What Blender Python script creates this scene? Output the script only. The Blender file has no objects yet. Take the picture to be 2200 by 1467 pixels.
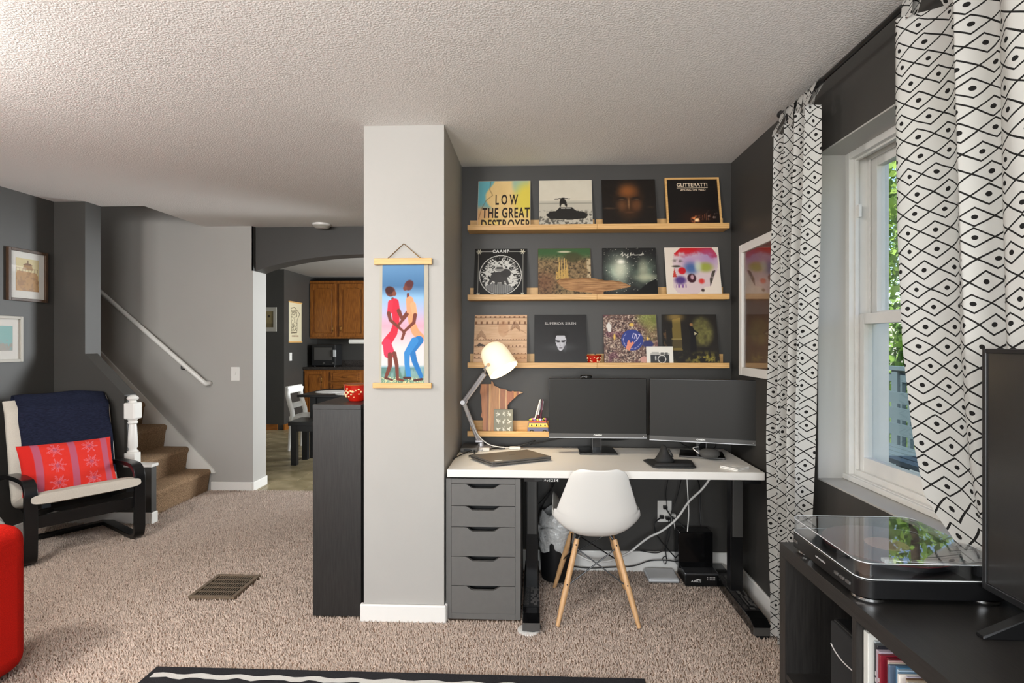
import bpy, bmesh, math, random
import numpy as np
from mathutils import Vector, Matrix

sc = bpy.context.scene
COL = sc.collection
random.seed(7)
rng = np.random.default_rng(7)

# ------------------------------------------------------------------ camera
cam_d = bpy.data.cameras.new('camera')
cam = bpy.data.objects.new('camera', cam_d)
COL.objects.link(cam)
cam_d.sensor_width = 36.0
cam_d.lens = 36.0 * 1190.0 / 2200.0
cam_d.clip_start = 0.02
cam.location = (0, 0, 1.378)
cam.rotation_euler = (math.radians(90), 0, math.radians(2.406))
sc.camera = cam

# ------------------------------------------------------------------ colour management
vs = sc.view_settings
vs.view_transform = 'Standard'
vs.look = 'None'
vs.gamma = 1.0
vs.use_curve_mapping = False
vs.exposure = -0.05
cy = sc.cycles
cy.use_denoising = True
cy.max_bounces = 8
cy.diffuse_bounces = 5
cy.glossy_bounces = 4
cy.transmission_bounces = 6
cy.transparent_max_bounces = 12
cy.caustics_reflective = False
cy.caustics_refractive = False
cy.sample_clamp_indirect = 6.0

# ------------------------------------------------------------------ world, sun, daylight at the windows, stairwell area light
w = bpy.data.worlds.new('sky')
sc.world = w
w.use_nodes = True
wn = w.node_tree.nodes
sky = wn.new('ShaderNodeTexSky')
sky.sky_type = 'NISHITA'
sky.sun_disc = False
sky.sun_elevation = math.radians(48)
sky.sun_rotation = math.radians(200)
bg = wn['Background']
bg.inputs[1].default_value = 0.30
w.node_tree.links.new(sky.outputs[0], bg.inputs[0])

def sun(energy, direction, angle):
    d = bpy.data.lights.new('sun', 'SUN')
    d.energy = energy
    d.angle = math.radians(angle)
    d.color = (1.0, 0.95, 0.86)
    o = bpy.data.objects.new('sun', d)
    o.rotation_euler = Vector(direction).to_track_quat('-Z', 'Y').to_euler()
    COL.objects.link(o)

sun(8.0, (0.85, 0.12, -0.9), 1.0)

def area(name, loc, direction, sx, sy, power, color=(1, 1, 1)):
    d = bpy.data.lights.new(name, 'AREA')
    d.shape = 'RECTANGLE'
    d.size, d.size_y = sx, sy
    d.energy = power
    d.color = color
    o = bpy.data.objects.new(name, d)
    o.location = loc
    o.rotation_euler = Vector(direction).to_track_quat('-Z', 'Z').to_euler()
    COL.objects.link(o)

area('daylight_front_window_a', (-2.1, -2.44, 1.45), (0, 1, 0.62), 1.5, 1.5, 122, (0.96, 0.985, 1.0))
area('daylight_front_window_b', (0.1, -2.44, 1.45), (0, 1, 0.62), 1.5, 1.5, 122, (0.96, 0.985, 1.0))
area('daylight_kitchen_window', (1.05, 7.2, 1.5), (-1, 0, 0.3), 1.6, 1.2, 300, (0.93, 0.97, 1.0))
area('stairwell_top_area', (-4.4, 4.6, 3.6), (0, 0, -1), 0.7, 0.6, 2, (1.0, 0.98, 0.95))  # area light facing down below the stairwell ceiling; no window is built there
# ------------------------------------------------------------------ helpers
def lin(c):
    c = c / 255.0
    return c / 12.92 if c <= 0.04045 else ((c + 0.055) / 1.055) ** 2.4

def S(r, g, b):
    return (lin(r), lin(g), lin(b), 1.0)

MATS = {}

def mat(name, col, rough=0.55, metal=0.0, spec=0.5, noise=None, bump=None, stretch=(1, 1, 1), col2=None,
        emit=None, coat=0.0, alpha=None, sub=None):
    """principled material; noise=(scale, contrast 0..1), bump=(scale, strength, distance)"""
    m = bpy.data.materials.new(name)
    m.use_nodes = True
    nt = m.node_tree
    p = nt.nodes['Principled BSDF']
    p.inputs['Base Color'].default_value = col
    p.inputs['Roughness'].default_value = rough
    p.inputs['Metallic'].default_value = metal
    p.inputs['Specular IOR Level'].default_value = spec
    if coat:
        p.inputs['Coat Weight'].default_value = coat
        p.inputs['Coat Roughness'].default_value = 0.08
    if emit:
        p.inputs['Emission Color'].default_value = emit[0]
        p.inputs['Emission Strength'].default_value = emit[1]
    if noise or bump:
        tc = nt.nodes.new('ShaderNodeTexCoord')
        mp = nt.nodes.new('ShaderNodeMapping')
        mp.inputs['Scale'].default_value = stretch
        nt.links.new(tc.outputs['Object'], mp.inputs[0])
    if noise:
        n = nt.nodes.new('ShaderNodeTexNoise')
        n.inputs['Scale'].default_value = noise[0]
        n.inputs['Detail'].default_value = 5
        nt.links.new(mp.outputs[0], n.inputs['Vector'])
        r = nt.nodes.new('ShaderNodeValToRGB')
        k = noise[1]
        c2 = col2 if col2 else tuple(x * (1 - k) for x in col[:3]) + (1,)
        c1 = col
        r.color_ramp.elements[0].color = c2
        r.color_ramp.elements[1].color = c1
        r.color_ramp.elements[0].position = 0.33
        r.color_ramp.elements[1].position = 0.67
        nt.links.new(n.outputs[0], r.inputs[0])
        nt.links.new(r.outputs[0], p.inputs['Base Color'])
    if bump:
        n2 = nt.nodes.new('ShaderNodeTexNoise')
        n2.inputs['Scale'].default_value = bump[0]
        n2.inputs['Detail'].default_value = 4
        nt.links.new(mp.outputs[0], n2.inputs['Vector'])
        b = nt.nodes.new('ShaderNodeBump')
        b.inputs['Strength'].default_value = bump[1]
        b.inputs['Distance'].default_value = bump[2]
        nt.links.new(n2.outputs[0], b.inputs['Height'])
        nt.links.new(b.outputs[0], p.inputs['Normal'])
    MATS[name] = m
    return m

class X:
    """tiny expression wrapper around shader math nodes"""
    nt = None
    def __init__(s, v): s.v = v
    @staticmethod
    def op(o, *a):
        n = X.nt.nodes.new('ShaderNodeMath')
        n.operation = o
        for i, q in enumerate(a):
            q = q.v if isinstance(q, X) else q
            if isinstance(q, (int, float)): n.inputs[i].default_value = q
            else: X.nt.links.new(q, n.inputs[i])
        return X(n.outputs[0])
    def __add__(s, o): return X.op('ADD', s, o)
    def __sub__(s, o): return X.op('SUBTRACT', s, o)
    def __mul__(s, o): return X.op('MULTIPLY', s, o)
    def __truediv__(s, o): return X.op('DIVIDE', s, o)
    def floor(s): return X.op('FLOOR', s)
    def frac(s): return X.op('FRACT', s)
    def abs(s): return X.op('ABSOLUTE', s)
    def lt(s, o): return X.op('LESS_THAN', s, o)
    def max(s, o): return X.op('MAXIMUM', s, o)

def attr_mat(name, rough=0.4, coat=0.0, bump=None):
    m = bpy.data.materials.new(name)
    m.use_nodes = True
    nt = m.node_tree
    p = nt.nodes['Principled BSDF']
    p.inputs['Roughness'].default_value = rough
    p.inputs['Coat Weight'].default_value = coat
    p.inputs['Coat Roughness'].default_value = 0.05
    a = nt.nodes.new('ShaderNodeAttribute')
    a.attribute_name = 'Col'
    nt.links.new(a.outputs['Color'], p.inputs['Base Color'])
    return m

def off_of(p):
    o = Vector((0, 0, 0))
    while p is not None:
        o += p.location
        p = p.parent
    return o

class MB:
    def __init__(s):
        s.v = []; s.f = []
    def add(s, vs_, fs_):
        k = len(s.v)
        s.v += [tuple(q) for q in vs_]
        s.f += [tuple(i + k for i in f) for f in fs_]
        return s
    def box(s, x0, x1, y0, y1, z0, z1):
        v = [(x, y, z) for z in (z0, z1) for y in (y0, y1) for x in (x0, x1)]
        return s.add(v, [(0, 2, 3, 1), (4, 5, 7, 6), (0, 1, 5, 4), (2, 6, 7, 3), (0, 4, 6, 2), (1, 3, 7, 5)])
    def cyl(s, p0, p1, r0, r1=None, n=16):
        r1 = r0 if r1 is None else r1
        p0 = Vector(p0); p1 = Vector(p1)
        d = (p1 - p0).normalized()
        a = d.orthogonal().normalized(); b = d.cross(a)
        v = []
        for p, r in ((p0, r0), (p1, r1)):
            for i in range(n):
                t = 2 * math.pi * i / n
                v.append(p + a * (r * math.cos(t)) + b * (r * math.sin(t)))
        f = [(i, (i + 1) % n, n + (i + 1) % n, n + i) for i in range(n)]
        f += [tuple(range(n - 1, -1, -1)), tuple(range(n, 2 * n))]
        return s.add(v, f)
    def tube(s, pts, r, n=8):
        pts = [Vector(p) for p in pts]
        m = len(pts)
        rr = r if isinstance(r, (list, tuple)) else [r] * m
        t0 = (pts[1] - pts[0]).normalized()
        a = t0.orthogonal().normalized()
        v = []
        for i in range(m):
            t = (pts[min(i + 1, m - 1)] - pts[max(i - 1, 0)]).normalized()
            a = (a - t * a.dot(t)).normalized()
            b = t.cross(a)
            for k in range(n):
                q = 2 * math.pi * k / n
                v.append(pts[i] + a * (rr[i] * math.cos(q)) + b * (rr[i] * math.sin(q)))
        f = []
        for i in range(m - 1):
            for k in range(n):
                f.append((i * n + k, i * n + (k + 1) % n, (i + 1) * n + (k + 1) % n, (i + 1) * n + k))
        f += [tuple(range(n - 1, -1, -1)), tuple(range((m - 1) * n, m * n))]
        return s.add(v, f)
    def lathe(s, prof, n=32, c=(0, 0, 0)):
        v = []
        for r, z in prof:
            for k in range(n):
                q = 2 * math.pi * k / n
                v.append((c[0] + r * math.cos(q), c[1] + r * math.sin(q), c[2] + z))
        f = []
        for i in range(len(prof) - 1):
            for k in range(n):
                f.append((i * n + k, i * n + (k + 1) % n, (i + 1) * n + (k + 1) % n, (i + 1) * n + k))
        if prof[0][0] > 1e-5: f.append(tuple(range(n - 1, -1, -1)))
        if prof[-1][0] > 1e-5: f.append(tuple(range((len(prof) - 1) * n, len(prof) * n)))
        return s.add(v, f)
    def prism(s, poly, axis, a0, a1):
        def P(q, a):
            return {'y': (q[0], a, q[1]), 'x': (a, q[0], q[1]), 'z': (q[0], q[1], a)}[axis]
        n = len(poly)
        v = [P(q, a0) for q in poly] + [P(q, a1) for q in poly]
        f = [(i, (i + 1) % n, n + (i + 1) % n, n + i) for i in range(n)]
        f += [tuple(range(n - 1, -1, -1)), tuple(range(n, 2 * n))]
        return s.add(v, f)
    def sphere(s, c, r, n=20, m=12):
        if isinstance(r, (int, float)): r = (r, r, r)
        v = []
        for j in range(1, m):
            p = math.pi * j / m
            for i in range(n):
                t = 2 * math.pi * i / n
                v.append((c[0] + r[0] * math.sin(p) * math.cos(t), c[1] + r[1] * math.sin(p) * math.sin(t), c[2] + r[2] * math.cos(p)))
        top = len(v); v.append((c[0], c[1], c[2] + r[2])); v.append((c[0], c[1], c[2] - r[2]))
        f = []
        for j in range(m - 2):
            for i in range(n):
                f.append((j * n + i, (j + 1) * n + i, (j + 1) * n + (i + 1) % n, j * n + (i + 1) % n))
        for i in range(n):
            f.append((top, i, (i + 1) % n))
            f.append((top + 1, (m - 2) * n + (i + 1) % n, (m - 2) * n + i))
        return s.add(v, f)
    def build(s, name, m, parent=None, bevel=0.0, smooth=False, world=True, seg=2, recalc=True, **tags):
        me = bpy.data.meshes.new(name)
        o_ = off_of(parent) if (parent is not None and world) else Vector((0, 0, 0))
        me.from_pydata([(a - o_.x, b - o_.y, c - o_.z) for a, b, c in s.v], [], s.f)
        if recalc:
            bm = bmesh.new(); bm.from_mesh(me)
            bmesh.ops.recalc_face_normals(bm, faces=bm.faces)
            bm.to_mesh(me); bm.free()
        return finish(me, name, m, parent, bevel, smooth, seg, **tags)

def finish(me, name, m, parent=None, bevel=0.0, smooth=False, seg=2, **tags):
    if m is not None: me.materials.append(m)
    if smooth:
        me.polygons.foreach_set('use_smooth', [True] * len(me.polygons))
        if smooth is not True:
            me.set_sharp_from_angle(angle=math.radians(smooth))
    o = bpy.data.objects.new(name, me)
    COL.objects.link(o)
    if parent is not None: o.parent = parent
    if bevel:
        b = o.modifiers.new('bevel', 'BEVEL')
        b.width = bevel; b.segments = seg; b.limit_method = 'ANGLE'; b.angle_limit = math.radians(40)
    for k, v in tags.items(): o[k] = v
    return o

def tag(o, label, cat, group=None):
    o['label'] = label
    o['category'] = cat
    if group: o['group'] = group
    return o

def thing(name, label, cat, loc=(0, 0, 0), rz=0.0, group=None):
    o = bpy.data.objects.new(name, None)
    COL.objects.link(o)
    o.empty_display_size = 0.05
    o.location = loc
    o.rotation_euler = (0, 0, rz)
    return tag(o, label, cat, group)

def struct(o, label=None):
    o['kind'] = 'structure'
    if label: o['label'] = label
    return o

def B(*a): return MB().box(*a)

def text(s, size, m, parent, loc, rot, sx=1.0, bold=0.0, align='CENTER', name='lettering', space=1.0, depth=0.0002, fit=None):
    c = bpy.data.curves.new('t', 'FONT')
    c.body = s; c.size = size; c.align_x = align; c.align_y = 'CENTER'
    c.offset = bold; c.extrude = depth; c.space_character = space; c.resolution_u = 3
    t = bpy.data.objects.new('t', c)
    COL.objects.link(t)
    me = bpy.data.meshes.new_from_object(t)
    bpy.data.objects.remove(t)
    bpy.data.curves.remove(c)
    me.materials.clear()
    if fit:
        xs_ = [q.co.x for q in me.vertices]
        sx = fit / (max(xs_) - min(xs_))
    o = finish(me, name, m, parent)
    o.location = loc
    o.rotation_euler = rot
    o.scale = (sx, 1, 1)
    return o

RX = (math.radians(90), 0, 0)

def catmull(pts, n=6):
    P = [Vector(p) for p in pts]
    P = [P[0] * 2 - P[1]] + P + [P[-1] * 2 - P[-2]]
    out = []
    for i in range(1, len(P) - 2):
        for k in range(n):
            t = k / n
            a, b, c, d = P[i - 1], P[i], P[i + 1], P[i + 2]
            out.append(0.5 * ((2 * b) + (c - a) * t + (2 * a - 5 * b + 4 * c - d) * t * t + (3 * b - a - 3 * c + d) * t ** 3))
    out.append(P[-2])
    return out

def band(path, lo, hi):
    """closed 2d outline of a strip that follows PATH, from LO to HI along its left normal"""
    p = [Vector((a, b)) for a, b in path]
    L = []; R = []
    for i in range(len(p)):
        t = (p[min(i + 1, len(p) - 1)] - p[max(i - 1, 0)]).normalized()
        n = Vector((-t.y, t.x))
        L.append(tuple(p[i] + n * lo)); R.append(tuple(p[i] + n * hi))
    return L, R

def strip(mb, path, lo, hi, x0, x1):
    """sweep a rectangular section along a (y,z) path; quads only"""
    L, R = band(path, lo, hi)
    n = len(L)
    v = []
    for (a, b), (c, d) in zip(L, R):
        v += [(x0, a, b), (x1, a, b), (x1, c, d), (x0, c, d)]
    f = []
    for i in range(n - 1):
        for k in range(4):
            f.append((4 * i + k, 4 * i + (k + 1) % 4, 4 * i + 4 + (k + 1) % 4, 4 * i + 4 + k))
    f += [(0, 1, 2, 3), (4 * n - 4, 4 * n - 3, 4 * n - 2, 4 * n - 1)]
    return mb.add(v, f)

# ---- painted prints: colours given per vertex of a fine grid
def vn(u, v, s, seed, sy=None):
    sy = s if sy is None else sy
    g = np.random.default_rng(seed).random((int(sy) + 3, int(s) + 3))
    x = np.clip(u, 0, 1) * s; y = np.clip(v, 0, 1) * sy
    i = x.astype(int); j = y.astype(int)
    fx = x - i; fy = y - j
    fx = fx * fx * (3 - 2 * fx); fy = fy * fy * (3 - 2 * fy)
    return (g[j, i] * (1 - fx) + g[j, i + 1] * fx) * (1 - fy) + (g[j + 1, i] * (1 - fx) + g[j + 1, i + 1] * fx) * fy

def fbm(u, v, s, seed):
    return (vn(u, v, s, seed) + 0.5 * vn(u, v, 2 * s, seed + 1) + 0.25 * vn(u, v, 4 * s, seed + 2)) / 1.75

def sm(x, a, b):
    t = np.clip((x - a) / (b - a), 0, 1)
    return t * t * (3 - 2 * t)

class Pic:
    def __init__(s, nu, nv, c):
        s.u, s.v = np.meshgrid((np.arange(nu) + 0.0) / (nu - 1), (np.arange(nv) + 0.0) / (nv - 1))
        s.c = np.zeros((nv, nu, 3)) + np.array(c) / 255.0
        s.nu, s.nv = nu, nv
    def put(s, m, c):
        m = np.clip(m, 0, 1)[..., None]
        s.c = s.c * (1 - m) + (np.array(c) / 255.0) * m
        return s
    def ell(s, cx, cy_, rx, ry, soft=0.1):
        d = np.sqrt(((s.u - cx) / rx) ** 2 + ((s.v - cy_) / ry) ** 2)
        return 1 - sm(d, 1 - soft, 1 + soft)
    def seg(s, a, b, r, soft=0.006):
        ax, ay = a; bx, by = b
        dx, dy = bx - ax, by - ay
        t = np.clip(((s.u - ax) * dx + (s.v - ay) * dy) / (dx * dx + dy * dy + 1e-9), 0, 1)
        d = np.hypot(s.u - ax - t * dx, s.v - ay - t * dy)
        return 1 - sm(d, r - soft, r + soft)
    def line(s, pts, r, soft=0.006):
        m = 0
        for a, b in zip(pts[:-1], pts[1:]): m = np.maximum(m, s.seg(a, b, r, soft))
        return m
    def poly(s, pts):
        ins = np.zeros(s.u.shape, bool)
        n = len(pts)
        for i in range(n):
            x0, y0 = pts[i]; x1, y1 = pts[(i + 1) % n]
            c = ((y0 > s.v) != (y1 > s.v)) & (s.u < (x1 - x0) * (s.v - y0) / (y1 - y0 + 1e-12) + x0)
            ins ^= c
        return ins.astype(float)
    def rect(s, a, b, c, d):
        return ((s.u >= a) & (s.u <= b) & (s.v >= c) & (s.v <= d)).astype(float)
    def lin(s):
        c = np.clip(s.c, 0, 1)
        return np.where(c <= 0.04045, c / 12.92, ((c + 0.055) / 1.055) ** 2.4)

def print_mesh(pic, fn, name, m, parent):
    """grid mesh that carries the colours; fn(u,v) -> arrays x,y,z in the parent's space"""
    nu, nv = pic.nu, pic.nv
    x, y, z = fn(pic.u, pic.v)
    co = np.stack([x + 0 * pic.u, y + 0 * pic.u, z + 0 * pic.u], -1).reshape(-1, 3)
    i = np.arange(nu * nv).reshape(nv, nu)
    q = np.stack([i[:-1, :-1], i[:-1, 1:], i[1:, 1:], i[1:, :-1]], -1).reshape(-1, 4)
    me = raw_mesh(name, co, q)
    a = me.color_attributes.new('Col', 'FLOAT_COLOR', 'POINT')
    rgba = np.ones((nu * nv, 4)); rgba[:, :3] = pic.lin().reshape(-1, 3)
    a.data.foreach_set('color', rgba.ravel().astype(np.float32))
    return finish(me, name, m, parent)

def raw_mesh(name, co, faces):
    me = bpy.data.meshes.new(name)
    k = faces.shape[1]
    me.vertices.add(len(co)); me.vertices.foreach_set('co', co.astype(np.float32).ravel())
    me.loops.add(faces.size); me.loops.foreach_set('vertex_index', faces.astype(np.int32).ravel())
    me.polygons.add(len(faces))
    me.polygons.foreach_set('loop_start', np.arange(0, faces.size, k, dtype=np.int32))
    me.update(calc_edges=True)
    me.validate()
    return me

def flat_y(x0, x1, z0, z1, y):
    return lambda u, v: (x0 + (x1 - x0) * u, y, z0 + (z1 - z0) * v)

def flat_x_right(y0, y1, z0, z1, x):
    """picture on a wall whose face looks to -X: u runs from far (left in view) to near"""
    return lambda u, v: (x, y0 + (y1 - y0) * u, z0 + (z1 - z0) * v)
# ------------------------------------------------------------------ materials
M_dark = mat('charcoal_paint', S(61, 59, 56), 0.5, noise=(3, 0.10), bump=(220, 0.08, 0.002))
M_grey = mat('grey_paint', S(172, 169, 164), 0.6, noise=(2, 0.04), bump=(220, 0.06, 0.002))
M_reveal = mat('reveal_paint', S(176, 174, 169), 0.5, bump=(60, 0.1, 0.002))
M_white = mat('white_gloss_paint', S(232, 230, 225), 0.35)
M_trimw = mat('white_window_paint', S(226, 224, 219), 0.35, noise=(14, 0.05))
M_ceil = mat('textured_ceiling', S(236, 234, 230), 0.9, bump=(130, 0.5, 0.007))
M_carpet = mat('carpet_pile', S(232, 212, 197), 0.95, spec=0.1, noise=(150, 0.45), stretch=(1, 1, 1))
M_carpet_base = mat('carpet_base', S(158, 134, 116), 0.95, spec=0.1, noise=(120, 0.3))
M_stair = mat('stair_carpet', S(196, 162, 128), 0.95, spec=0.1, noise=(130, 0.55), bump=(170, 1.0, 0.02))
M_tile = mat('stone_tile', S(176, 160, 128), 0.35, noise=(5, 0.3), col2=S(128, 116, 84))
M_grout = mat('grout', S(120, 112, 96), 0.8)
M_oak = mat('honey_oak', S(150, 92, 34), 0.35, noise=(6, 0.4), stretch=(14, 14, 1.2), col2=S(112, 62, 18))
M_oak_h = mat('honey_oak_rail', S(146, 88, 32), 0.35, noise=(6, 0.4), stretch=(1.2, 14, 14), col2=S(108, 60, 18))
M_birch = mat('pale_ledge_wood', S(222, 178, 116), 0.45, noise=(7, 0.2), stretch=(1.0, 16, 16), col2=S(204, 156, 92))
M_beech = mat('beech_leg', S(214, 172, 126), 0.45, noise=(6, 0.2), stretch=(12, 12, 1.0), col2=S(194, 150, 102))
M_blackwood = mat('black_brown_wood', S(40, 38, 36), 0.42, noise=(8, 0.45), stretch=(30, 30, 1.5), col2=S(28, 26, 25), bump=(12, 0.15, 0.002))
M_blackwood_y = mat('black_brown_board', S(40, 38, 36), 0.40, noise=(8, 0.45), stretch=(30, 1.5, 30), col2=S(28, 26, 25), bump=(12, 0.15, 0.002))
M_black = mat('black_plastic', S(22, 22, 23), 0.4)
M_blacksat = mat('black_satin', S(17, 17, 18), 0.3)
M_blackgloss = mat('black_gloss', S(12, 12, 13), 0.12)
M_blackmatte = mat('black_rubber', S(30, 30, 30), 0.8)
M_screen = mat('dark_screen', S(40, 39, 37), 0.45, spec=0.2)
M_tvscreen = mat('television_glass', S(38, 37, 36), 0.22, spec=0.6)
M_column = mat('column_grey', S(66, 65, 63), 0.45)
M_chin = mat('monitor_chin', S(74, 72, 70), 0.45)
M_drawer = mat('grey_drawer', S(98, 96, 93), 0.5, noise=(40, 0.05))
M_whitelam = mat('white_laminate', S(232, 229, 223), 0.35)
M_shell = mat('white_moulded_plastic', S(226, 223, 217), 0.42)
M_steel = mat('brushed_steel', S(190, 188, 188), 0.3, metal=0.9)
M_silver = mat('silver_plastic', S(196, 198, 200), 0.35, metal=0.3)
M_chrome = mat('chrome', S(220, 220, 220), 0.12, metal=1.0)
M_brass = mat('aged_brass', S(120, 88, 40), 0.4, metal=0.8)
M_laptop = mat('laptop_shell', S(92, 89, 85), 0.4, metal=0.3)
M_paper = mat('white_paper', S(236, 233, 226), 0.8)
M_cord = mat('white_cable', S(222, 220, 216), 0.5)
M_bcord = mat('black_cable', S(18, 18, 18), 0.5)
M_red = mat('red_fabric', S(206, 30, 18), 0.9, spec=0.15, noise=(260, 0.25), bump=(420, 0.35, 0.003))
M_cream = mat('cream_fabric', S(208, 200, 187), 0.9, spec=0.15, noise=(300, 0.12), bump=(420, 0.3, 0.003))
M_navy = mat('navy_weave', S(38, 42, 62), 0.95, spec=0.1, noise=(10, 0.6), stretch=(3, 60, 60), col2=S(18, 20, 32), bump=(300, 0.3, 0.003))
M_print = attr_mat('printed_card', 0.38)
M_cloth = attr_mat('printed_cloth', 0.9)
M_redglaze = mat('red_glaze', S(196, 30, 16), 0.15, noise=(9, 0.5), col2=S(150, 24, 10), coat=0.5)
M_gilt = mat('pale_flower_glaze', S(238, 200, 150), 0.3)
M_drift = mat('driftwood', S(196, 150, 104), 0.8, noise=(5, 0.4), stretch=(2.5, 18, 30), col2=S(138, 98, 64), bump=(6, 0.5, 0.01))
M_granite = mat('dark_granite', S(64, 58, 54), 0.25, noise=(120, 0.7))
M_lettw = mat('white_lettering', S(225, 225, 222), 0.5)
M_lettd = mat('dark_lettering', S(40, 26, 18), 0.6)
M_lettg = mat('silver_lettering', S(190, 186, 184), 0.5)
M_lettc = mat('cream_lettering', S(236, 214, 186), 0.6)
M_bag = mat('plastic_bag', S(200, 200, 198), 0.25, spec=0.6, noise=(14, 0.2), bump=(16, 1.0, 0.03))
M_vent = mat('brown_vent_metal', S(124, 108, 90), 0.4, metal=0.3)
M_hole = mat('vent_dark', S(40, 32, 24), 0.8)
M_bark = mat('bark', S(80, 66, 50), 0.9, noise=(9, 0.4))
M_leaf = mat('sunlit_leaves', S(150, 180, 70), 0.7, noise=(0.9, 0.5), col2=S(86, 130, 50))
M_deck = mat('deck_boards', S(120, 128, 130), 0.7, noise=(6, 0.2))
M_rail = mat('painted_railing', S(86, 104, 110), 0.6)
M_mapleaf = mat('frame_walnut', S(74, 52, 34), 0.45, noise=(8, 0.4), stretch=(8, 8, 2))
M_pale = mat('pale_grey_frame', S(168, 164, 154), 0.5)

def glass_mat(name, tint, gloss=0.06, ior=1.45):
    m = bpy.data.materials.new(name)
    m.use_nodes = True
    nt = m.node_tree
    nt.nodes.clear()
    out = nt.nodes.new('ShaderNodeOutputMaterial')
    mix = nt.nodes.new('ShaderNodeMixShader')
    tr = nt.nodes.new('ShaderNodeBsdfTransparent'); tr.inputs[0].default_value = tint
    gl = nt.nodes.new('ShaderNodeBsdfGlossy'); gl.inputs['Roughness'].default_value = gloss
    fr = nt.nodes.new('ShaderNodeFresnel')
    ge = nt.nodes.new('ShaderNodeNewGeometry')
    X.nt = nt
    nt.links.new((X(ge.outputs['Backfacing']) * (1.0 / ior - ior) + ior).v, fr.inputs[0])   # same index seen from either face
    nt.links.new(fr.outputs[0], mix.inputs[0])
    nt.links.new(tr.outputs[0], mix.inputs[1])
    nt.links.new(gl.outputs[0], mix.inputs[2])
    nt.links.new(mix.outputs[0], out.inputs[0])
    return m

M_glass = glass_mat('window_glass', (0.96, 0.97, 0.97, 1), 0.0)
M_acrylic = glass_mat('clear_acrylic', (0.93, 0.94, 0.95, 1), 0.015, 1.95)
M_picglass = glass_mat('picture_glass', (0.97, 0.97, 0.97, 1), 0.01, 1.5)

def curtain_mat():
    m = bpy.data.materials.new('diamond_print_cotton')
    m.use_nodes = True
    nt = m.node_tree
    X.nt = nt
    p = nt.nodes['Principled BSDF']
    uv = nt.nodes.new('ShaderNodeUVMap')
    nz = nt.nodes.new('ShaderNodeTexNoise'); nz.inputs['Scale'].default_value = 9.0; nz.inputs['Detail'].default_value = 1.0
    nt.links.new(uv.outputs[0], nz.inputs['Vector'])
    sp = nt.nodes.new('ShaderNodeSeparateXYZ'); nt.links.new(uv.outputs[0], sp.inputs[0])
    sn = nt.nodes.new('ShaderNodeSeparateXYZ'); nt.links.new(nz.outputs['Color'], sn.inputs[0])
    U = X(sp.outputs[0]) + (X(sn.outputs[0]) - 0.5) * 0.026
    V = X(sp.outputs[1]) + (X(sn.outputs[1]) - 0.5) * 0.012
    pitch, wid = 0.0535, 0.066
    r = (V / pitch)
    row = r.floor()
    fv = (r.frac() - 0.5).abs()
    h = (X.op('SINE', row * 12.9898) * 43758.5).frac()
    fu = (U / wid + h).frac()
    tri = (fu - 0.5).abs() * 2.0             # 0 at the middle of a diamond, 1 at a crossing
    d = (fv - (tri * -0.46 + 0.46)).abs()
    line = d.lt(0.046)
    du = (fu - 0.5) * (wid / pitch)
    dot = (du * du + fv * fv).lt(0.013)
    ink = line.max(dot)
    mx = nt.nodes.new('ShaderNodeMix'); mx.data_type = 'RGBA'
    mx.inputs[6].default_value = S(202, 200, 195); mx.inputs[7].default_value = S(38, 37, 36)
    nt.links.new(ink.v, mx.inputs[0])
    nt.links.new(mx.outputs[2], p.inputs['Base Color'])
    p.inputs['Roughness'].default_value = 0.9
    p.inputs['Specular IOR Level'].default_value = 0.1
    tl = nt.nodes.new('ShaderNodeBsdfTranslucent')
    nt.links.new(mx.outputs[2], tl.inputs[0])
    ms = nt.nodes.new('ShaderNodeMixShader'); ms.inputs[0].default_value = 0.28
    nt.links.new(p.outputs[0], ms.inputs[1]); nt.links.new(tl.outputs[0], ms.inputs[2])
    nt.links.new(ms.outputs[0], nt.nodes['Material Output'].inputs[0])
    return m

M_curtain = curtain_mat()
# ------------------------------------------------------------------ the room
HC = 2.44
LX, RXW, BY, SY, KY, FY = -3.655, 1.165, 3.35, 5.0, 4.06, -2.4

floor_o = struct(MB().box(LX - 0.1, RXW + 0.25, FY - 0.1, SY + 0.0, -0.12, 0.0).build('floor', M_carpet_base), 'beige carpeted floor of the living room')

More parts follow.
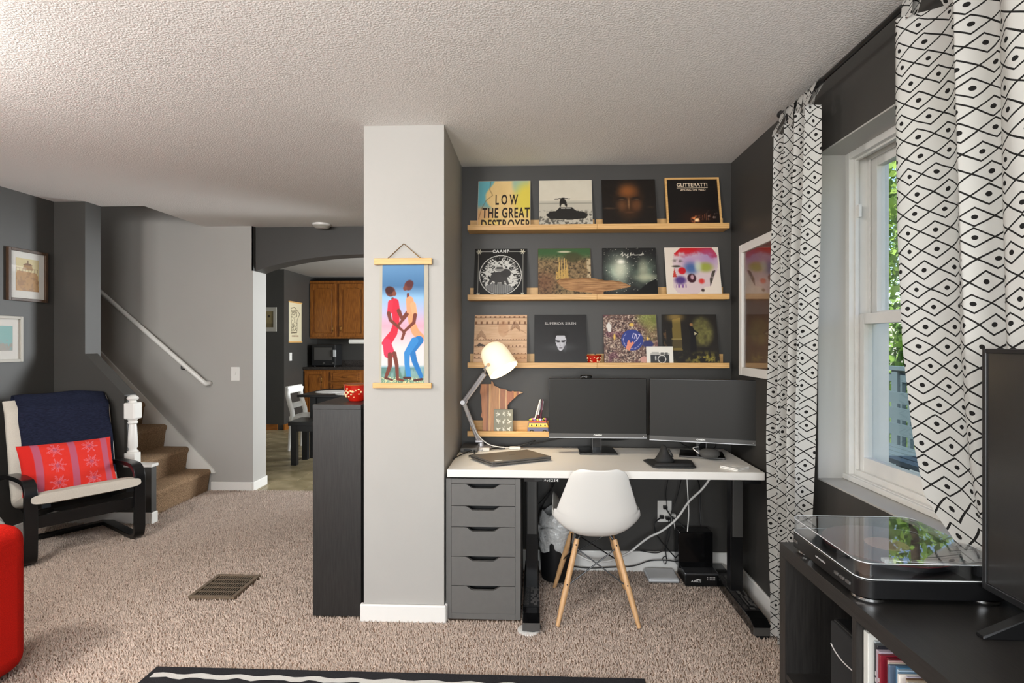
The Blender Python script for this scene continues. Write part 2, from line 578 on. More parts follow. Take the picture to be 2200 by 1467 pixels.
def carpet_tufts():
    xs = np.arange(LX, RXW, 0.0092); ys = np.arange(1.4, SY, 0.0092)
    gx, gy = np.meshgrid(xs, ys)
    x = gx.ravel() + rng.uniform(-.004, .004, gx.size); y = gy.ravel() + rng.uniform(-.004, .004, gx.size)
    # keep clear of walls, cabinets, rug and vent
    k = ~((x > 0.73) & (y < 1.71))
    k &= ~((x > -0.862) & (x < -0.43) & (y > 2.686))
    k &= ~((x > -1.108) & (x < -0.86) & (y > 2.722))
    k &= ~((x > -0.45) & (y > 3.35))
    k &= ~((x < -3.0) & (y > KY - .01))
    k &= ~((x < -2.878) & (y > KY - .018) & (y < KY + .056))
    k &= ~((x > -1.86) & (x < -1.595) & (y > 2.875) & (y < 3.175))
    k &= ~((x > -0.44) & (x < -0.07) & (y > 2.71))
    k &= ~((x > -1.59) & (x < 0.45) & (y < 2.27))
    x = x[k]; y = y[k]; n = len(x)
    h = rng.uniform(.010, .019, n); r = rng.uniform(.0035, .0060, n); t = rng.uniform(0, 6.28, n)
    lx = rng.normal(0, .006, n); ly = rng.normal(0, .006, n)
    co = np.zeros((n, 4, 3))
    for i in range(3):
        a = t + i * 2.0944
        co[:, i, 0] = x + r * np.cos(a); co[:, i, 1] = y + r * np.sin(a); co[:, i, 2] = 0.0
    co[:, 3, 0] = x + lx; co[:, 3, 1] = y + ly; co[:, 3, 2] = h
    b = np.arange(n)[:, None] * 4
    f = np.concatenate([b + np.array([[0, 1, 3]]), b + np.array([[1, 2, 3]]), b + np.array([[2, 0, 3]])])
    me = raw_mesh('carpet_pile', co.reshape(-1, 3), f)
    o = finish(me, 'carpet_pile', M_carpet)
    o['kind'] = 'stuff'; o['label'] = 'short beige shag carpet pile covering the living room floor'
    o.parent = floor_o

carpet_tufts()

# ceiling with the stairwell opening
cl = MB()
cl.box(LX, RXW, FY, 4.23, HC, HC + 0.12)
cl.box(-3.065, -0.6, 4.23, 5.25, HC, HC + 0.12)
struct(cl.build('ceiling', M_ceil), 'textured off white ceiling')
struct(B(LX - 1.6, LX + 0.59, 4.06, 5.1, 3.75, 3.85).build('ceiling_stairwell', M_ceil))
struct(B(-5.2, 1.2, 5.25, 9.95, 2.5, 2.6).build('ceiling_kitchen', M_grey))

struct(B(-0.447, RXW + 0.25, BY, BY + 0.1, 0, HC).build('wall_back', M_dark), 'charcoal wall behind the desk')
struct(B(-0.845, -0.447, 2.70, 5.25, 0, HC).build('wall_pillar', M_grey), 'pale grey wall end like a pillar')
struct(B(LX - 0.1, LX, FY, KY + 0.15, 0, HC).build('wall_left', M_dark), 'charcoal wall with two framed pictures')

# right wall with the window opening
WY0, WY1, WZ0, WZ1, WXO = 1.25, 2.34, 0.81, 2.15, 1.42
wr = MB()
wr.box(RXW, WXO, FY, WY0, 0, HC)
wr.box(RXW, WXO, WY1, BY, 0, HC)
wr.box(RXW, WXO, WY0, WY1, 0, WZ0)
wr.box(RXW, WXO, WY0, WY1, WZ1, HC)
struct(wr.build('wall_right', M_dark), 'charcoal wall with the window')
rv = MB()
rv.box(RXW + 0.001, 1.275, WY1 - 0.006, WY1 + 0.0, WZ0, WZ1)
rv.box(RXW + 0.001, 1.275, WY0, WY0 + 0.006, WZ0, WZ1)
rv.box(RXW + 0.001, 1.275, WY0 + 0.006, WY1 - 0.006, WZ0, WZ0 + 0.006)
rv.box(RXW + 0.001, 1.275, WY0 + 0.006, WY1 - 0.006, WZ1 - 0.006, WZ1)
struct(rv.build('trim_1', M_reveal), 'grey painted window reveal')

# wall behind the camera, with two window openings
wf = MB()
for a, b in ((LX, -2.85), (-1.35, -0.65), (0.85, RXW + 0.25)):
    wf.box(a, b, FY - 0.1, FY, 0, HC)
for a, b in ((-2.85, -1.35), (-0.65, 0.85)):
    wf.box(a, b, FY - 0.1, FY, 0, 0.7); wf.box(a, b, FY - 0.1, FY, 2.2, HC)
struct(wf.build('wall_front', M_grey))

# stair side: knee wall, curb, far wall
kn = [(-3.41, 0), (-3.104, 0), (-3.104, 0.972), (-3.41, 1.285)]
struct(MB().prism(kn, 'y', KY, KY + 0.12).box(LX, -3.41, KY, KY + 0.15, 0, HC).build('wall_knee', M_dark), 'charcoal sloping knee wall beside the stairs')
struct(B(-3.104, -2.893, KY, KY + 0.055, 0, 0.43).build('wall_curb', M_dark))
struct(B(-3.103, -2.882, KY - 0.012, KY + 0.066, 0.43, 0.452).build('trim_2', M_white, bevel=0.004), 'white cap on the low stair curb')
struct(B(LX - 1.6, -2.60, SY, 5.25, 0, 3.8).build('wall_stair', M_grey), 'pale grey wall along the stairs')
struct(B(LX - 1.7, LX - 1.6, KY, 5.25, 0, 3.8).build('wall_stair_end', M_grey))
struct(B(LX - 1.6, LX, KY, KY + 0.1, HC, 3.8).build('wall_stair_near', M_grey))
struct(B(LX - 1.6, LX - 0.1, KY, KY + 0.1, 0, HC).build('wall_stair_side', M_dark))
struct(B(-3.065, -3.055, 4.23, 5.0, HC + 0.12, 3.8).build('wall_stair_right', M_grey))
struct(B(LX, -3.065, 4.22, 4.23, HC, 3.8).build('wall_stair_lintel', M_grey))

# arched header to the kitchen, set back from the wall face
pts = []
for i in range(25):
    t = i / 24.0
    x = -2.6 + 2.0 * t
    pts.append((x, 2.03 + 0.152 * math.sin(math.pi * t) ** 0.75))
poly = pts + [(-0.6, HC), (-2.6, HC)]
struct(MB().prism(poly, 'y', 5.05, 5.25).build('wall_arch', M_dark), 'charcoal arched header over the kitchen doorway')
struct(B(-2.612, -2.5995, SY, 5.05, 2.03, HC).build('trim_3', M_dark))
struct(B(-0.6, -0.45, 5.05, 5.25, 0, HC).build('wall_arch_side', M_grey))

# kitchen shell
KB = 9.75
struct(B(-3.9, 1.2, KB, KB + 0.1, 0, 2.5).build('wall_kitchen_back', M_dark))
struct(B(-4.0, -3.9, 8.45, KB + 0.1, 0, 2.5).build('wall_kitchen_left', M_dark), 'charcoal kitchen wall with a hanging map')
struct(B(-5.2, -4.0, 8.45, 8.55, 0, 2.5).build('wall_kitchen_front', M_dark), 'black kitchen wall with a small framed print')
struct(B(-5.3, -5.2, 5.25, 8.55, 0, 2.5).build('wall_kitchen_far', M_grey))
kr = MB(); kr.box(1.1, 1.2, 5.25, 6.2, 0, 2.5); kr.box(1.1, 1.2, 8.2, 9.75, 0, 2.5); kr.box(1.1, 1.2, 6.2, 8.2, 0, 0.7); kr.box(1.1, 1.2, 6.2, 8.2, 2.2, 2.5)
struct(kr.build('wall_kitchen_right', M_grey))
struct(B(-5.2, -4.0, 8.432, 8.45, 0, 0.09).build('baseboard_kitchen', M_oak_h))
struct(B(-3.9, -3.882, 8.43, 9.2, 0, 0.09).build('baseboard_kitchen_left', M_oak))

# kitchen floor: grout bed and stone tiles
fk = struct(B(-5.2, 1.1, SY, KB, -0.12, -0.006).build('floor_kitchen', M_grout), 'stone tiled kitchen floor')
tm = None
tiles = []
for j in range(12):
    for i in range(9):
        x0 = -4.55 + i * 0.40 + (0.2 if j % 2 else 0); y0 = 5.012 + j * 0.392
        if x0 < -5.1 or x0 + 0.39 > -0.86: continue
        if tm is None:
            t = B(0, 0.392, 0, 0.384, 0, 0.008).build('tile', M_tile, bevel=0.002)
            tm = t.data
        else:
            t = bpy.data.objects.new('tile', tm); COL.objects.link(t)
        t.parent = fk
        t.location = (x0, y0, -0.006)

# baseboards
def baseboard(name, x0, x1, y0, y1, h=0.09, label=None):
    return struct(B(x0, x1, y0, y1, 0.0, h).build(name, M_white, bevel=0.006), label)
baseboard('baseboard_back', -0.43, RXW, BY - 0.016, BY, 0.125, 'white baseboard under the desk')
baseboard('baseboard_right', RXW - 0.016, RXW, 1.72, BY - 0.016, 0.11, 'white baseboard along the window wall')
baseboard('baseboard_left', LX, LX + 0.016, 1.0, KY - 0.016)
baseboard('baseboard_knee', LX, -2.893, KY - 0.016, KY)
baseboard('baseboard_curb', -2.893, -2.879, KY - 0.016, KY + 0.055)
baseboard('baseboard_stair', -2.99, -2.60, SY - 0.016, SY, 0.085, 'white baseboard beside the kitchen doorway')
baseboard('baseboard_door', -2.60, -2.584, SY - 0.016, 5.25, 0.085)
baseboard('baseboard_pillar', -0.861, -0.435, 2.684, 2.70, 0.088, 'white baseboard around the foot of the pillar')
baseboard('baseboard_pillar_side', -0.447, -0.431, 2.70, BY - 0.016, 0.088)
baseboard('baseboard_pillar_left', -0.861, -0.845, 2.70, 2.712, 0.088)

# staircase: carpeted steps, skirt board
st = struct(thing('staircase', 'carpeted staircase climbing to the left behind the knee wall', 'stairs', (-3.0, 4.6, 0)))
RISE, RUN = 0.205, 0.207
def step(k):
    x1 = -2.985 - k * RUN; z1 = (k + 1) * RISE
    prof = [(x1 - RUN - 0.25, 0.0 if k == 0 else z1 - RISE - 0.02), (x1 - 0.035, 0.0 if k == 0 else z1 - RISE - 0.02), (x1 - 0.012, z1 - 0.06), (x1, z1 - 0.035), (x1 - 0.004, z1 - 0.012), (x1 - 0.025, z1), (x1 - RUN - 0.25, z1)]
    y0 = KY + 0.058 if k < 1 else KY + 0.155
    MB().prism(prof, 'y', y0, SY - 0.02).build('step', M_stair, st, smooth=35)
for k in range(7): step(k)
sk = [(-2.945, 0.165), (-2.965, 0.20), (-4.3, 1.55), (-4.3, 1.0), (-3.15, 0.165)]
MB().prism(sk, 'y', SY - 0.018, SY - 0.001).build('skirt_board', M_white, st)

# window unit
wn1 = struct(thing('window_1', 'white double hung window with peeling painted frame', 'window', (1.3, 1.8, WZ0)))
wc = MB()
y1 = WY1; y0 = WY0; z0 = WZ0; z1 = WZ1
def ring(mb, xa, xb, ya, yb, za, zb, wdt, bot=None):
    bot = wdt if bot is None else bot
    mb.box(xa, xb, ya, ya + wdt, za, zb); mb.box(xa, xb, yb - wdt, yb, za, zb)
    mb.box(xa, xb, ya + wdt, yb - wdt, zb - wdt, zb); mb.box(xa, xb, ya + wdt, yb - wdt, za, za + bot)
    return mb
ring(MB(), 1.275, 1.295, y0, y1, z0, z1, 0.032, 0.03).build('casing', M_trimw, wn1, bevel=0.002)
ring(MB(), 1.295, 1.42, y0, y1, z0, z1, 0.020, 0.02).build('jamb', M_trimw, wn1)
ring(MB(), 1.295, 1.31, y0 + .02, y1 - .02, z0 + .02, z1 - .02, 0.020, 0.03).build('inner_stop', M_trimw, wn1, bevel=0.002)
ring(MB(), 1.352, 1.358, y0 + .02, y1 - .02, z0 + .02, z1 - .02, 0.016, 0.016).build('parting_strip', M_trimw, wn1)
s1 = ring(MB(), 1.313, 1.347, y0 + .025, y1 - .025, z0 + .045, 1.49, 0.042, 0.06).build('lower_sash', M_trimw, wn1, bevel=0.002)
B(1.328, 1.331, y0 + .06, y1 - .06, z0 + .1, 1.455).build('pane', M_glass, s1)
s2 = ring(MB(), 1.362, 1.396, y0 + .025, y1 - .025, 1.45, z1 - .025, 0.045, 0.05).build('upper_sash', M_trimw, wn1, bevel=0.002)
B(1.378, 1.381, y0 + .06, y1 - .06, 1.49, z1 - .065).build('pane', M_glass, s2)
B(1.262, 1.30, y0 + .006, y1 - .006, z0 + .007, z0 + 0.028).build('stool', M_trimw, wn1, bevel=0.003)
B(1.301, 1.312, y1 - .055, y1 - .041, 1.88, 1.93).build('sash_latch', M_white, wn1)
B(1.42, 1.44, y1 - 0.02, y1 + .06, z0 - .1, z1 + .08).build('outer_casing', M_trimw, wn1)
# ------------------------------------------------------------------ drawer unit
du = thing('drawer_unit', 'grey five drawer unit under the white desk', 'drawer unit', (-0.256, 2.98, 0.0))
DX0, DX1, DY0, DY1 = -0.440, -0.072, 2.715, 3.295
bd = MB()
bd.box(DX0, DX0 + 0.026, DY0, DY1, 0.012, 0.703); bd.box(DX1 - 0.026, DX1, DY0, DY1, 0.012, 0.703)
bd.box(DX0 + 0.026, DX1 - 0.026, DY0, DY1, 0.678, 0.703); bd.box(DX0 + 0.026, DX1 - 0.026, DY0, DY1, 0.012, 0.040)
bd.box(DX0 + 0.026, DX1 - 0.026, DY1 - 0.01, DY1, 0.04, 0.678)
bd.build('body', M_drawer, du, bevel=0.001)
B(DX0 + 0.03, DX1 - 0.03, DY0 + 0.06, DY0 + 0.07, 0.045, 0.672).build('inner_back', M_blackmatte, du)
zs = [(0.566, 0.676), (0.460, 0.5635), (0.3115, 0.4575), (0.1595, 0.309), (0.042, 0.157)]
zs = [(0.571, 0.676), (0.467, 0.568), (0.322, 0.464), (0.178, 0.319), (0.042, 0.175)]
cxd = 0.5 * (DX0 + DX1)
def drawer(z0, z1):
    x0 = DX0 + 0.0275; x1 = DX1 - 0.0275
    nt_ = []
    for t in np.linspace(-1, 1, 21):
        x = cxd + t * 0.088
        a = abs(t)
        d = 0.021 * (1 - float(sm(np.array(a), 0.55, 1.0)))
        nt_.append((x, z1 - d))
    poly = [(x0, z0), (x1, z0), (x1, z1)] + nt_[::-1] + [(x0, z1)]
    MB().prism(poly, 'y', DY0 - 0.002, DY0 + 0.016).build('drawer', M_drawer, du)
for a, b in zs: drawer(a, b)

# ------------------------------------------------------------------ desk
dk = thing('standing_desk', 'white topped standing desk with black legs', 'desk', (0.335, 3.0, 0.0))
TX0, TX1, TY0, TY1, TZ = -0.432, 1.098, 2.700, 3.295, 0.750
B(TX0, TX1, TY0, TY1, TZ - 0.037, TZ).build('tabletop', M_whitelam, dk, bevel=0.002)
B(-0.02, 1.02, 2.96, 3.00, TZ - 0.075, TZ - 0.040).build('crossbeam', M_blacksat, dk)
M_wrap = attr_mat('printed_wrap', 0.4)
def wrap_pic(seed):
    p = Pic(40, 130, (20, 20, 21))
    r = np.random.default_rng(seed)
    g = (r.random((20, 5)) > 0.42).astype(float)
    big = np.kron(g, np.ones((6, 4)))[:118, :20]
    m = np.zeros(p.u.shape); m[6:124, 18:38] = big
    edge = np.zeros_like(m); edge[:, 18:38:4] = 0.0
    p.put(m, (92, 90, 88))
    for k in range(4):
        q = (r.random(118) > 0.3).astype(float)
        col = np.zeros(p.u.shape); col[6:124, 3 + k * 3:5 + k * 3] = q[:, None]
        p.put(col, (80, 78, 76))
    return p
def desk_leg(cx, seed):
    B(cx - 0.035, cx + 0.03, 2.94, 3.00, 0.07, TZ - 0.05).build('column', M_blacksat, dk, bevel=0.003)
    B(cx - 0.028, cx + 0.023, 2.925, 2.94, 0.36, TZ - 0.05).build('inner_column', M_column, dk, bevel=0.002)
    B(cx - 0.04, cx + 0.035, 2.72, 3.26, TZ - 0.06, TZ - 0.038).build('top_bracket', M_blacksat, dk)
    prof = [(2.60, 0.02), (3.30, 0.02), (3.30, 0.075), (2.66, 0.075), (2.60, 0.055)]
    f_ = MB().prism(prof, 'x', cx - 0.045, cx + 0.037).build('foot', M_blackgloss, dk, bevel=0.003)
    MB().box(cx - 0.0455, cx + 0.0375, 2.597, 2.612, 0.022, 0.056).build('end_cap', M_chin, f_)
    print_mesh(wrap_pic(seed), lambda u, v: (cx - 0.044 + 0.08 * u - dk.location.x, 2.72 + 0.44 * v - dk.location.y, 0.0762 + 0 * u), 'printed_film', M_wrap, f_)
    MB().cyl((cx, 2.645, 0.006), (cx, 2.645, 0.02), 0.042, n=24).build('levelling_foot', M_black, f_)
desk_leg(-0.015, 3); desk_leg(1.055, 5)
cp = B(0.035, 0.118, 2.705, 2.76, TZ - 0.058, TZ - 0.038).build('control_panel', M_black, dk, bevel=0.002)
B(-0.005, 0.036, 2.712, 2.76, TZ - 0.054, TZ - 0.038).build('panel_mount', M_black, dk)
text('^v1234', 0.019, M_lettw, cp, (0.077 - 0.335, 2.7035 - 3.0, TZ - 0.049), RX, name='button_marks', space=1.25)
tag(MB().lathe([(0.0, 0.0), (0.052, 0.0), (0.052, 0.006), (0.046, 0.008), (0.0, 0.008)], 32, (-0.032, 2.630, 0.006)).build('slider_disc', M_white, smooth=30), 'white round slider disc under the left desk foot', 'furniture slider')

# ------------------------------------------------------------------ shell chair (back to the camera)
CX, CY = 0.302, 2.885
ch = thing('shell_chair', 'white moulded shell chair with wooden dowel legs at desk', 'chair', (CX, CY, 0.0))
prof = [(.205, .425), (.17, .440), (.10, .432), (.02, .415), (-.06, .408), (-.125, .415), (-.172, .445), (-.200, .500), (-.220, .570), (-.240, .640), (-.260, .710), (-.278, .775)]
pr = catmull([(0, a, b) for a, b in prof], 4)
wd = catmull([(i, q, 0) for i, q in enumerate([.200, .215, .222, .226, .228, .230, .230, .222, .200, .176, .152, .131])], 4)
NS = 28
vv = []; n_r = len(pr)
for i, p in enumerate(pr):
    t = (pr[min(i + 1, n_r - 1)] - pr[max(i - 1, 0)]).normalized()
    nrm = Vector((0, -t.z, t.y))
    if nrm.z < -0.2: nrm = -nrm
    if nrm.y < 0 and nrm.z < 0.3: nrm = -nrm
    hw = wd[i].y
    dtop = pr[-1].z - p.z
    rc = 0.05
    if i > n_r // 2 and dtop < rc: hw = hw - rc + math.sqrt(max(rc * rc - (rc - dtop) ** 2, 0)) * 1.0
    curl = (0.075 + 0.05 * (1 - float(sm(np.array(float(i)), 16, 28)))) * (1 - 0.35 * i / n_r) * (hw / 0.23)
    for k in range(NS + 1):
        s = -1 + 2 * k / NS
        a = abs(s)
        bend = curl * (a ** 2.6)
        up = Vector((0, 0.55, 0.75)) if 12 < i < 30 else nrm
        vv.append((CX + hw * s * (1 - 0.05 * a ** 4), CY + p.y + nrm.y * bend, p.z + nrm.z * bend + (0.03 * a ** 4 if 14 < i < 30 else 0)))
ff = [(i * (NS + 1) + k, i * (NS + 1) + k + 1, (i + 1) * (NS + 1) + k + 1, (i + 1) * (NS + 1) + k) for i in range(n_r - 1) for k in range(NS)]
mb = MB(); mb.add(vv, ff)
sh = mb.build('seat_shell', M_shell, ch, smooth=True)
so = sh.modifiers.new('thick', 'SOLIDIFY'); so.thickness = 0.007; so.offset = 0
ss = sh.modifiers.new('sub', 'SUBSURF'); ss.levels = 1; ss.render_levels = 1
tops = {}
for sx in (-1, 1):
    for sy in (-1, 1):
        a = (CX + sx * 0.093, CY + sy * 0.105, 0.392); b = (CX + sx * 0.195, CY + sy * 0.212, 0.008)
        lg = MB().tube([a, (a[0] * .7 + b[0] * .3, a[1] * .7 + b[1] * .3, a[2] * .7 + b[2] * .3), (a[0] * .3 + b[0] * .7, a[1] * .3 + b[1] * .7, a[2] * .3 + b[2] * .7), b], [.0125, .0150, .0145, .0100], 16).build('leg', M_beech, ch, smooth=40)
        tops[(sx, sy)] = (Vector(a), Vector(b))
        for q in (0.06, 0.52):
            p = Vector(a).lerp(Vector(b), q)
            MB().cyl(p + Vector((0, -0.0165, 0)), p + Vector((0, 0.0165, 0)), 0.0035, n=10).build('bolt', M_blacksat, lg)
def at(k, q): return tops[k][0].lerp(tops[k][1], q)
for (a, b) in (((-1, -1), (1, -1)), ((-1, 1), (1, 1)), ((-1, -1), (-1, 1)), ((1, -1), (1, 1))):
    for qa, qb in ((0.1, 0.55), (0.55, 0.1)):
        MB().cyl(at(a, qa), at(b, qb), 0.0035, n=8).build('brace_wire', M_blacksat, ch)
for sx in (-1, 1):
    MB().tube([at((sx, -1), 0.05), (CX + sx * 0.075, CY - 0.10, 0.405), (CX + sx * 0.075, CY + 0.10, 0.405), at((sx, 1), 0.05)], 0.006, 8).build('seat_mount', M_blacksat, ch)

# ------------------------------------------------------------------ monitors
def monitor(name, label, cx, cyy, rz, zt, zb, wdt, logo_x, base_w, stand_y):
    t = thing(name, label, 'monitor', (cx, cyy, TZ), rz)
    H0 = zb - TZ; H1 = zt - TZ
    MB().box(-wdt / 2, wdt / 2, -0.0, 0.028, H0, H1).build('housing', M_blacksat, t, bevel=0.003, world=False)
    B(-wdt / 2 + 0.004, wdt / 2 - 0.004, -0.0025, 0.001, H0 + 0.024, H1 - 0.005).build('screen', M_screen, t, world=False)
    c = B(-wdt / 2, wdt / 2, -0.004, 0.002, H0, H0 + 0.0215).build('chin', M_chin, t, bevel=0.001, world=False)
    B(-wdt / 2, wdt / 2, -0.003, 0.02, H0 - 0.0045, H0 - 0.0005).build('lower_edge', M_silver, c, world=False)
    text('OMEN', 0.011, M_lettw, c, (logo_x, -0.0046, H0 + 0.0115), RX, sx=1.35, bold=0.0006, name='logo_lettering', space=1.15)
    B(wdt / 2 - 0.020, wdt / 2 - 0.0165, -0.0048, -0.003, H0 + 0.006, H0 + 0.0095).build('power_light', M_lettw, c, world=False)
    MB().box(-0.024, 0.024, stand_y, stand_y + 0.02, 0.008, H0 + 0.14).build('neck', M_blackgloss, t, bevel=0.003, world=False)
    for sx in (-1, 1):
        B(sx * 0.024 - 0.002, sx * 0.024 + 0.002, stand_y - 0.002, stand_y, 0.008, H0 + 0.02).build('neck_edge', M_chin, t, world=False)
    b = MB().prism([(-base_w / 2, -0.045), (base_w / 2, -0.045), (base_w / 2 - 0.004, 0.13), (-base_w / 2 + 0.004, 0.13)], 'z', 0.001, 0.011).build('base_plate', M_blackgloss, t, bevel=0.002, world=False)
    MB().box(-base_w / 2 + .004, base_w / 2 - .004, -0.0462, -0.0445, 0.003, 0.009).build('base_edge', M_chin, b, world=False)
    return t
m1 = monitor('monitor', 'black monitor facing the room with a webcam on top', 0.3495, 3.125, 0.0, 1.171, 0.841, 0.545, 0.0, 0.21, 0.045)
m2 = monitor('monitor', 'black monitor turned inward beside the right wall', 0.905, 3.055, math.radians(-15), 1.172, 0.832, 0.553, -0.005, 0.235, 0.03)
wcam = thing('webcam', 'small black webcam clipped on the monitor top', 'webcam', (0.285, 3.14, 1.17))
MB().tube(catmull([(0.257, 3.127, 1.176), (0.271, 3.124, 1.180), (0.299, 3.124, 1.180), (0.313, 3.127, 1.176)], 3), 0.0115, 10).build('body', M_blackgloss, wcam, smooth=50)
MB().cyl((0.285, 3.118, 1.180), (0.285, 3.112, 1.180), 0.006, n=14).build('lens', M_chin, wcam)
B(0.262, 0.308, 3.127, 3.16, 1.1715, 1.175).build('clip', M_black, wcam)

# ------------------------------------------------------------------ things on the desk
lp = thing('laptop', 'closed dark grey laptop on the left of desk', 'laptop', (-0.125, 2.955, TZ), 0.0)
q = [(-0.350, 2.985), (-0.020, 3.155), (0.088, 2.975), (-0.202, 2.722)]
q = [(-0.345, 2.945), (-0.045, 3.105), (0.085, 2.925), (-0.215, 2.765)]
MB().prism(q, 'z', TZ + 0.004, TZ + 0.014).build('base', M_laptop, lp, bevel=0.003)
MB().prism(q, 'z', TZ + 0.0155, TZ + 0.024).build('lid', M_laptop, lp, bevel=0.003)
MB().prism([(q[0][0] * .98 + .02 * q[2][0], q[0][1] * .98 + .02 * q[2][1])] + [(a * .98 + .02 * (-0.13), b * .98 + .02 * 2.935) for a, b in q[1:]], 'z', TZ + 0.014, TZ + 0.0155).build('hinge_gap', M_black, lp)
MB().prism([(-0.200, 2.792), (-0.165, 2.810), (-0.172, 2.818), (-0.207, 2.800)], 'z', TZ + 0.024, TZ + 0.0245).build('sticker', M_lettw, lp)
MB().prism([(-0.135, 2.945), (-0.105, 2.961), (-0.110, 2.968), (-0.140, 2.952)], 'z', TZ + 0.024, TZ + 0.0243).build('lid_mark', M_chin, lp)

ad = thing('docking_station', 'dark docking station in the desk corner by pillar', 'docking station', (-0.375, 3.20, TZ))
MB().box(-0.425, -0.325, 3.12, 3.27, TZ + 0.001, TZ + 0.026).build('body', M_laptop, ad, bevel=0.005)
MB().box(-0.405, -0.365, 3.1185, 3.121, TZ + 0.007, TZ + 0.019).build('port_panel', M_black, ad)
MB().tube(catmull([(-0.345, 3.12, TZ + .012), (-0.335, 3.05, TZ + .006), (-0.36, 3.0, TZ + .006), (-0.33, 2.975, TZ + .010), (-0.300, 2.955, TZ + .012)], 5), 0.0035, 8).build('cable', M_bcord, ad, smooth=True)
MB().tube(catmull([(-0.36, 3.12, TZ + .012), (-0.40, 3.06, TZ + .005), (-0.425, 2.98, TZ + .005), (-0.437, 2.94, TZ + .002)], 5), 0.003, 8).build('cable', M_bcord, ad, smooth=True)

tray = thing('wrist_tray', 'black rubber mouse tray near the desk front', 'mouse pad', (0.68, 2.85, TZ))
tp = [(0.592, 2.955), (0.80, 2.945), (0.815, 2.925), (0.795, 2.775), (0.775, 2.765), (0.60, 2.765), (0.582, 2.785), (0.565, 2.93)]
MB().prism(tp, 'z', TZ + 0.001, TZ + 0.009).build('pad', M_blackmatte, tray, bevel=0.003)
MB().tube(catmull([(0.595, 2.79, TZ + .010), (0.65, 2.782, TZ + .013), (0.73, 2.782, TZ + .013), (0.785, 2.79, TZ + .010)], 4), [0.006] + [0.011] * 11 + [0.006], 10).build('wrist_rest', M_blackmatte, tray, smooth=True)
vm = thing('vertical_mouse', 'black upright computer mouse on the rubber tray', 'mouse', (0.668, 2.895, TZ + 0.009))
sec = [(0.00, .046, .052), (0.010, .048, .055), (0.025, .036, .048), (0.042, .024, .042), (0.060, .017, .036), (0.075, .012, .028), (0.083, .005, .015)]
mb = MB(); vv = []
for z, rx, ry in sec:
    sh_ = 0.010 * (z / 0.083) ** 0.8 - 0.014 * (z / 0.083)
    for k in range(20):
        a = 2 * math.pi * k / 20
        vv.append((0.668 + sh_ + rx * math.copysign(abs(math.cos(a)) ** .8, math.cos(a)), 2.895 + ry * math.copysign(abs(math.sin(a)) ** .8, math.sin(a)), TZ + 0.0095 + z))
ff = [(i * 20 + k, i * 20 + (k + 1) % 20, (i + 1) * 20 + (k + 1) % 20, (i + 1) * 20 + k) for i in range(len(sec) - 1) for k in range(20)]
ff += [tuple(range(20)), tuple(range((len(sec) - 1) * 20, len(sec) * 20))]
mb.add(vv, ff); mb.build('body', M_blackmatte, vm, smooth=50)
MB().tube([(0.690, 2.90, TZ + 0.070), (0.700, 2.89, TZ + 0.052), (0.706, 2.88, TZ + 0.035)], 0.0045, 8).build('buttons', M_black, vm)

sp = thing('smart_speaker', 'charcoal fabric puck speaker on the right monitor base', 'speaker', (0.925, 2.985, TZ + 0.012))
MB().lathe([(0.02, 0.0), (0.040, 0.003), (0.051, 0.014), (0.053, 0.022), (0.049, 0.032), (0.036, 0.041), (0.015, 0.0445), (0.0, 0.045)], 32, (0.925, 2.985, TZ + 0.0125)).build('fabric_body', mat('speaker_fabric', S(78, 77, 75), 0.95, noise=(400, .3), bump=(500, .4, .002)), sp, smooth=True)
MB().tube(catmull([(0.89, 3.02, TZ + .02), (0.86, 3.06, TZ + .045), (0.90, 3.09, TZ + .05)], 5), 0.0028, 8).build('cable', M_cord, sp, smooth=True)

def coaster(z, label):
    c = thing('coaster', label, 'coaster', (0.985, 2.785, z), math.radians(38), 'white coasters')
    MB().box(-0.049, 0.049, -0.049, 0.049, 0.0, 0.0055).build('slab', M_white, c, bevel=0.001, world=False)
    MB().box(-0.020, 0.020, -0.020, 0.020, 0.0055, 0.0060).build('inlay', M_paper, c, world=False)
coaster(TZ + 0.0005, 'white square coaster at the bottom of the desk stack'); coaster(TZ + 0.0072, 'white square coaster on top of the desk stack')

# ------------------------------------------------------------------ desk lamp
LXp, LYp = -0.318, 3.235
lm = thing('desk_lamp', 'lit white shade desk lamp with silver jointed arm', 'lamp', (LXp, LYp, TZ))
M_lamparm = mat('lamp_aluminium', S(206, 204, 208), 0.35, metal=0.55)
MB().lathe([(0.0, 0.0), (0.062, 0.0), (0.062, 0.010), (0.055, 0.016), (0.018, 0.018), (0.016, 0.04), (0.0, 0.04)], 32, (LXp, LYp, TZ)).build('base', M_lamparm, lm, smooth=35)
J0 = Vector((-0.330, 3.225, TZ + 0.045)); J1 = Vector((-0.412, 3.17, 1.028)); J2 = Vector((-0.287, 3.13, 1.196)); J3 = Vector((-0.256, 3.10, 1.250))
MB().cyl(J0 + Vector((-.018, 0, 0)), J0 + Vector((.022, 0, 0)), 0.010, n=14).build('base_joint', M_lamparm, lm, smooth=35)
def flatarm(a, b, wv, name):
    d = (b - a).normalized(); s_ = Vector((0, 1, 0)).cross(d).normalized()
    for k in (-1, 1):
        o_ = s_ * (k * 0.006)
        MB().tube([a + o_, a.lerp(b, .5) + o_, b + o_], wv, 10).build(name, M_lamparm, lm, smooth=40)
flatarm(J0, J1, 0.0068, 'lower_arm'); flatarm(J1, J2, 0.0085, 'upper_arm')
MB().cyl(J1 + Vector((-.004, -.016, 0)), J1 + Vector((-.004, .016, 0)), 0.013, n=16).build('elbow_joint', M_lamparm, lm, smooth=35)
MB().tube([J1 + Vector((.012, -.02, -.008)), J1 + Vector((.026, -.02, .010))], 0.0045, 8).build('wing_nut', M_lamparm, lm)
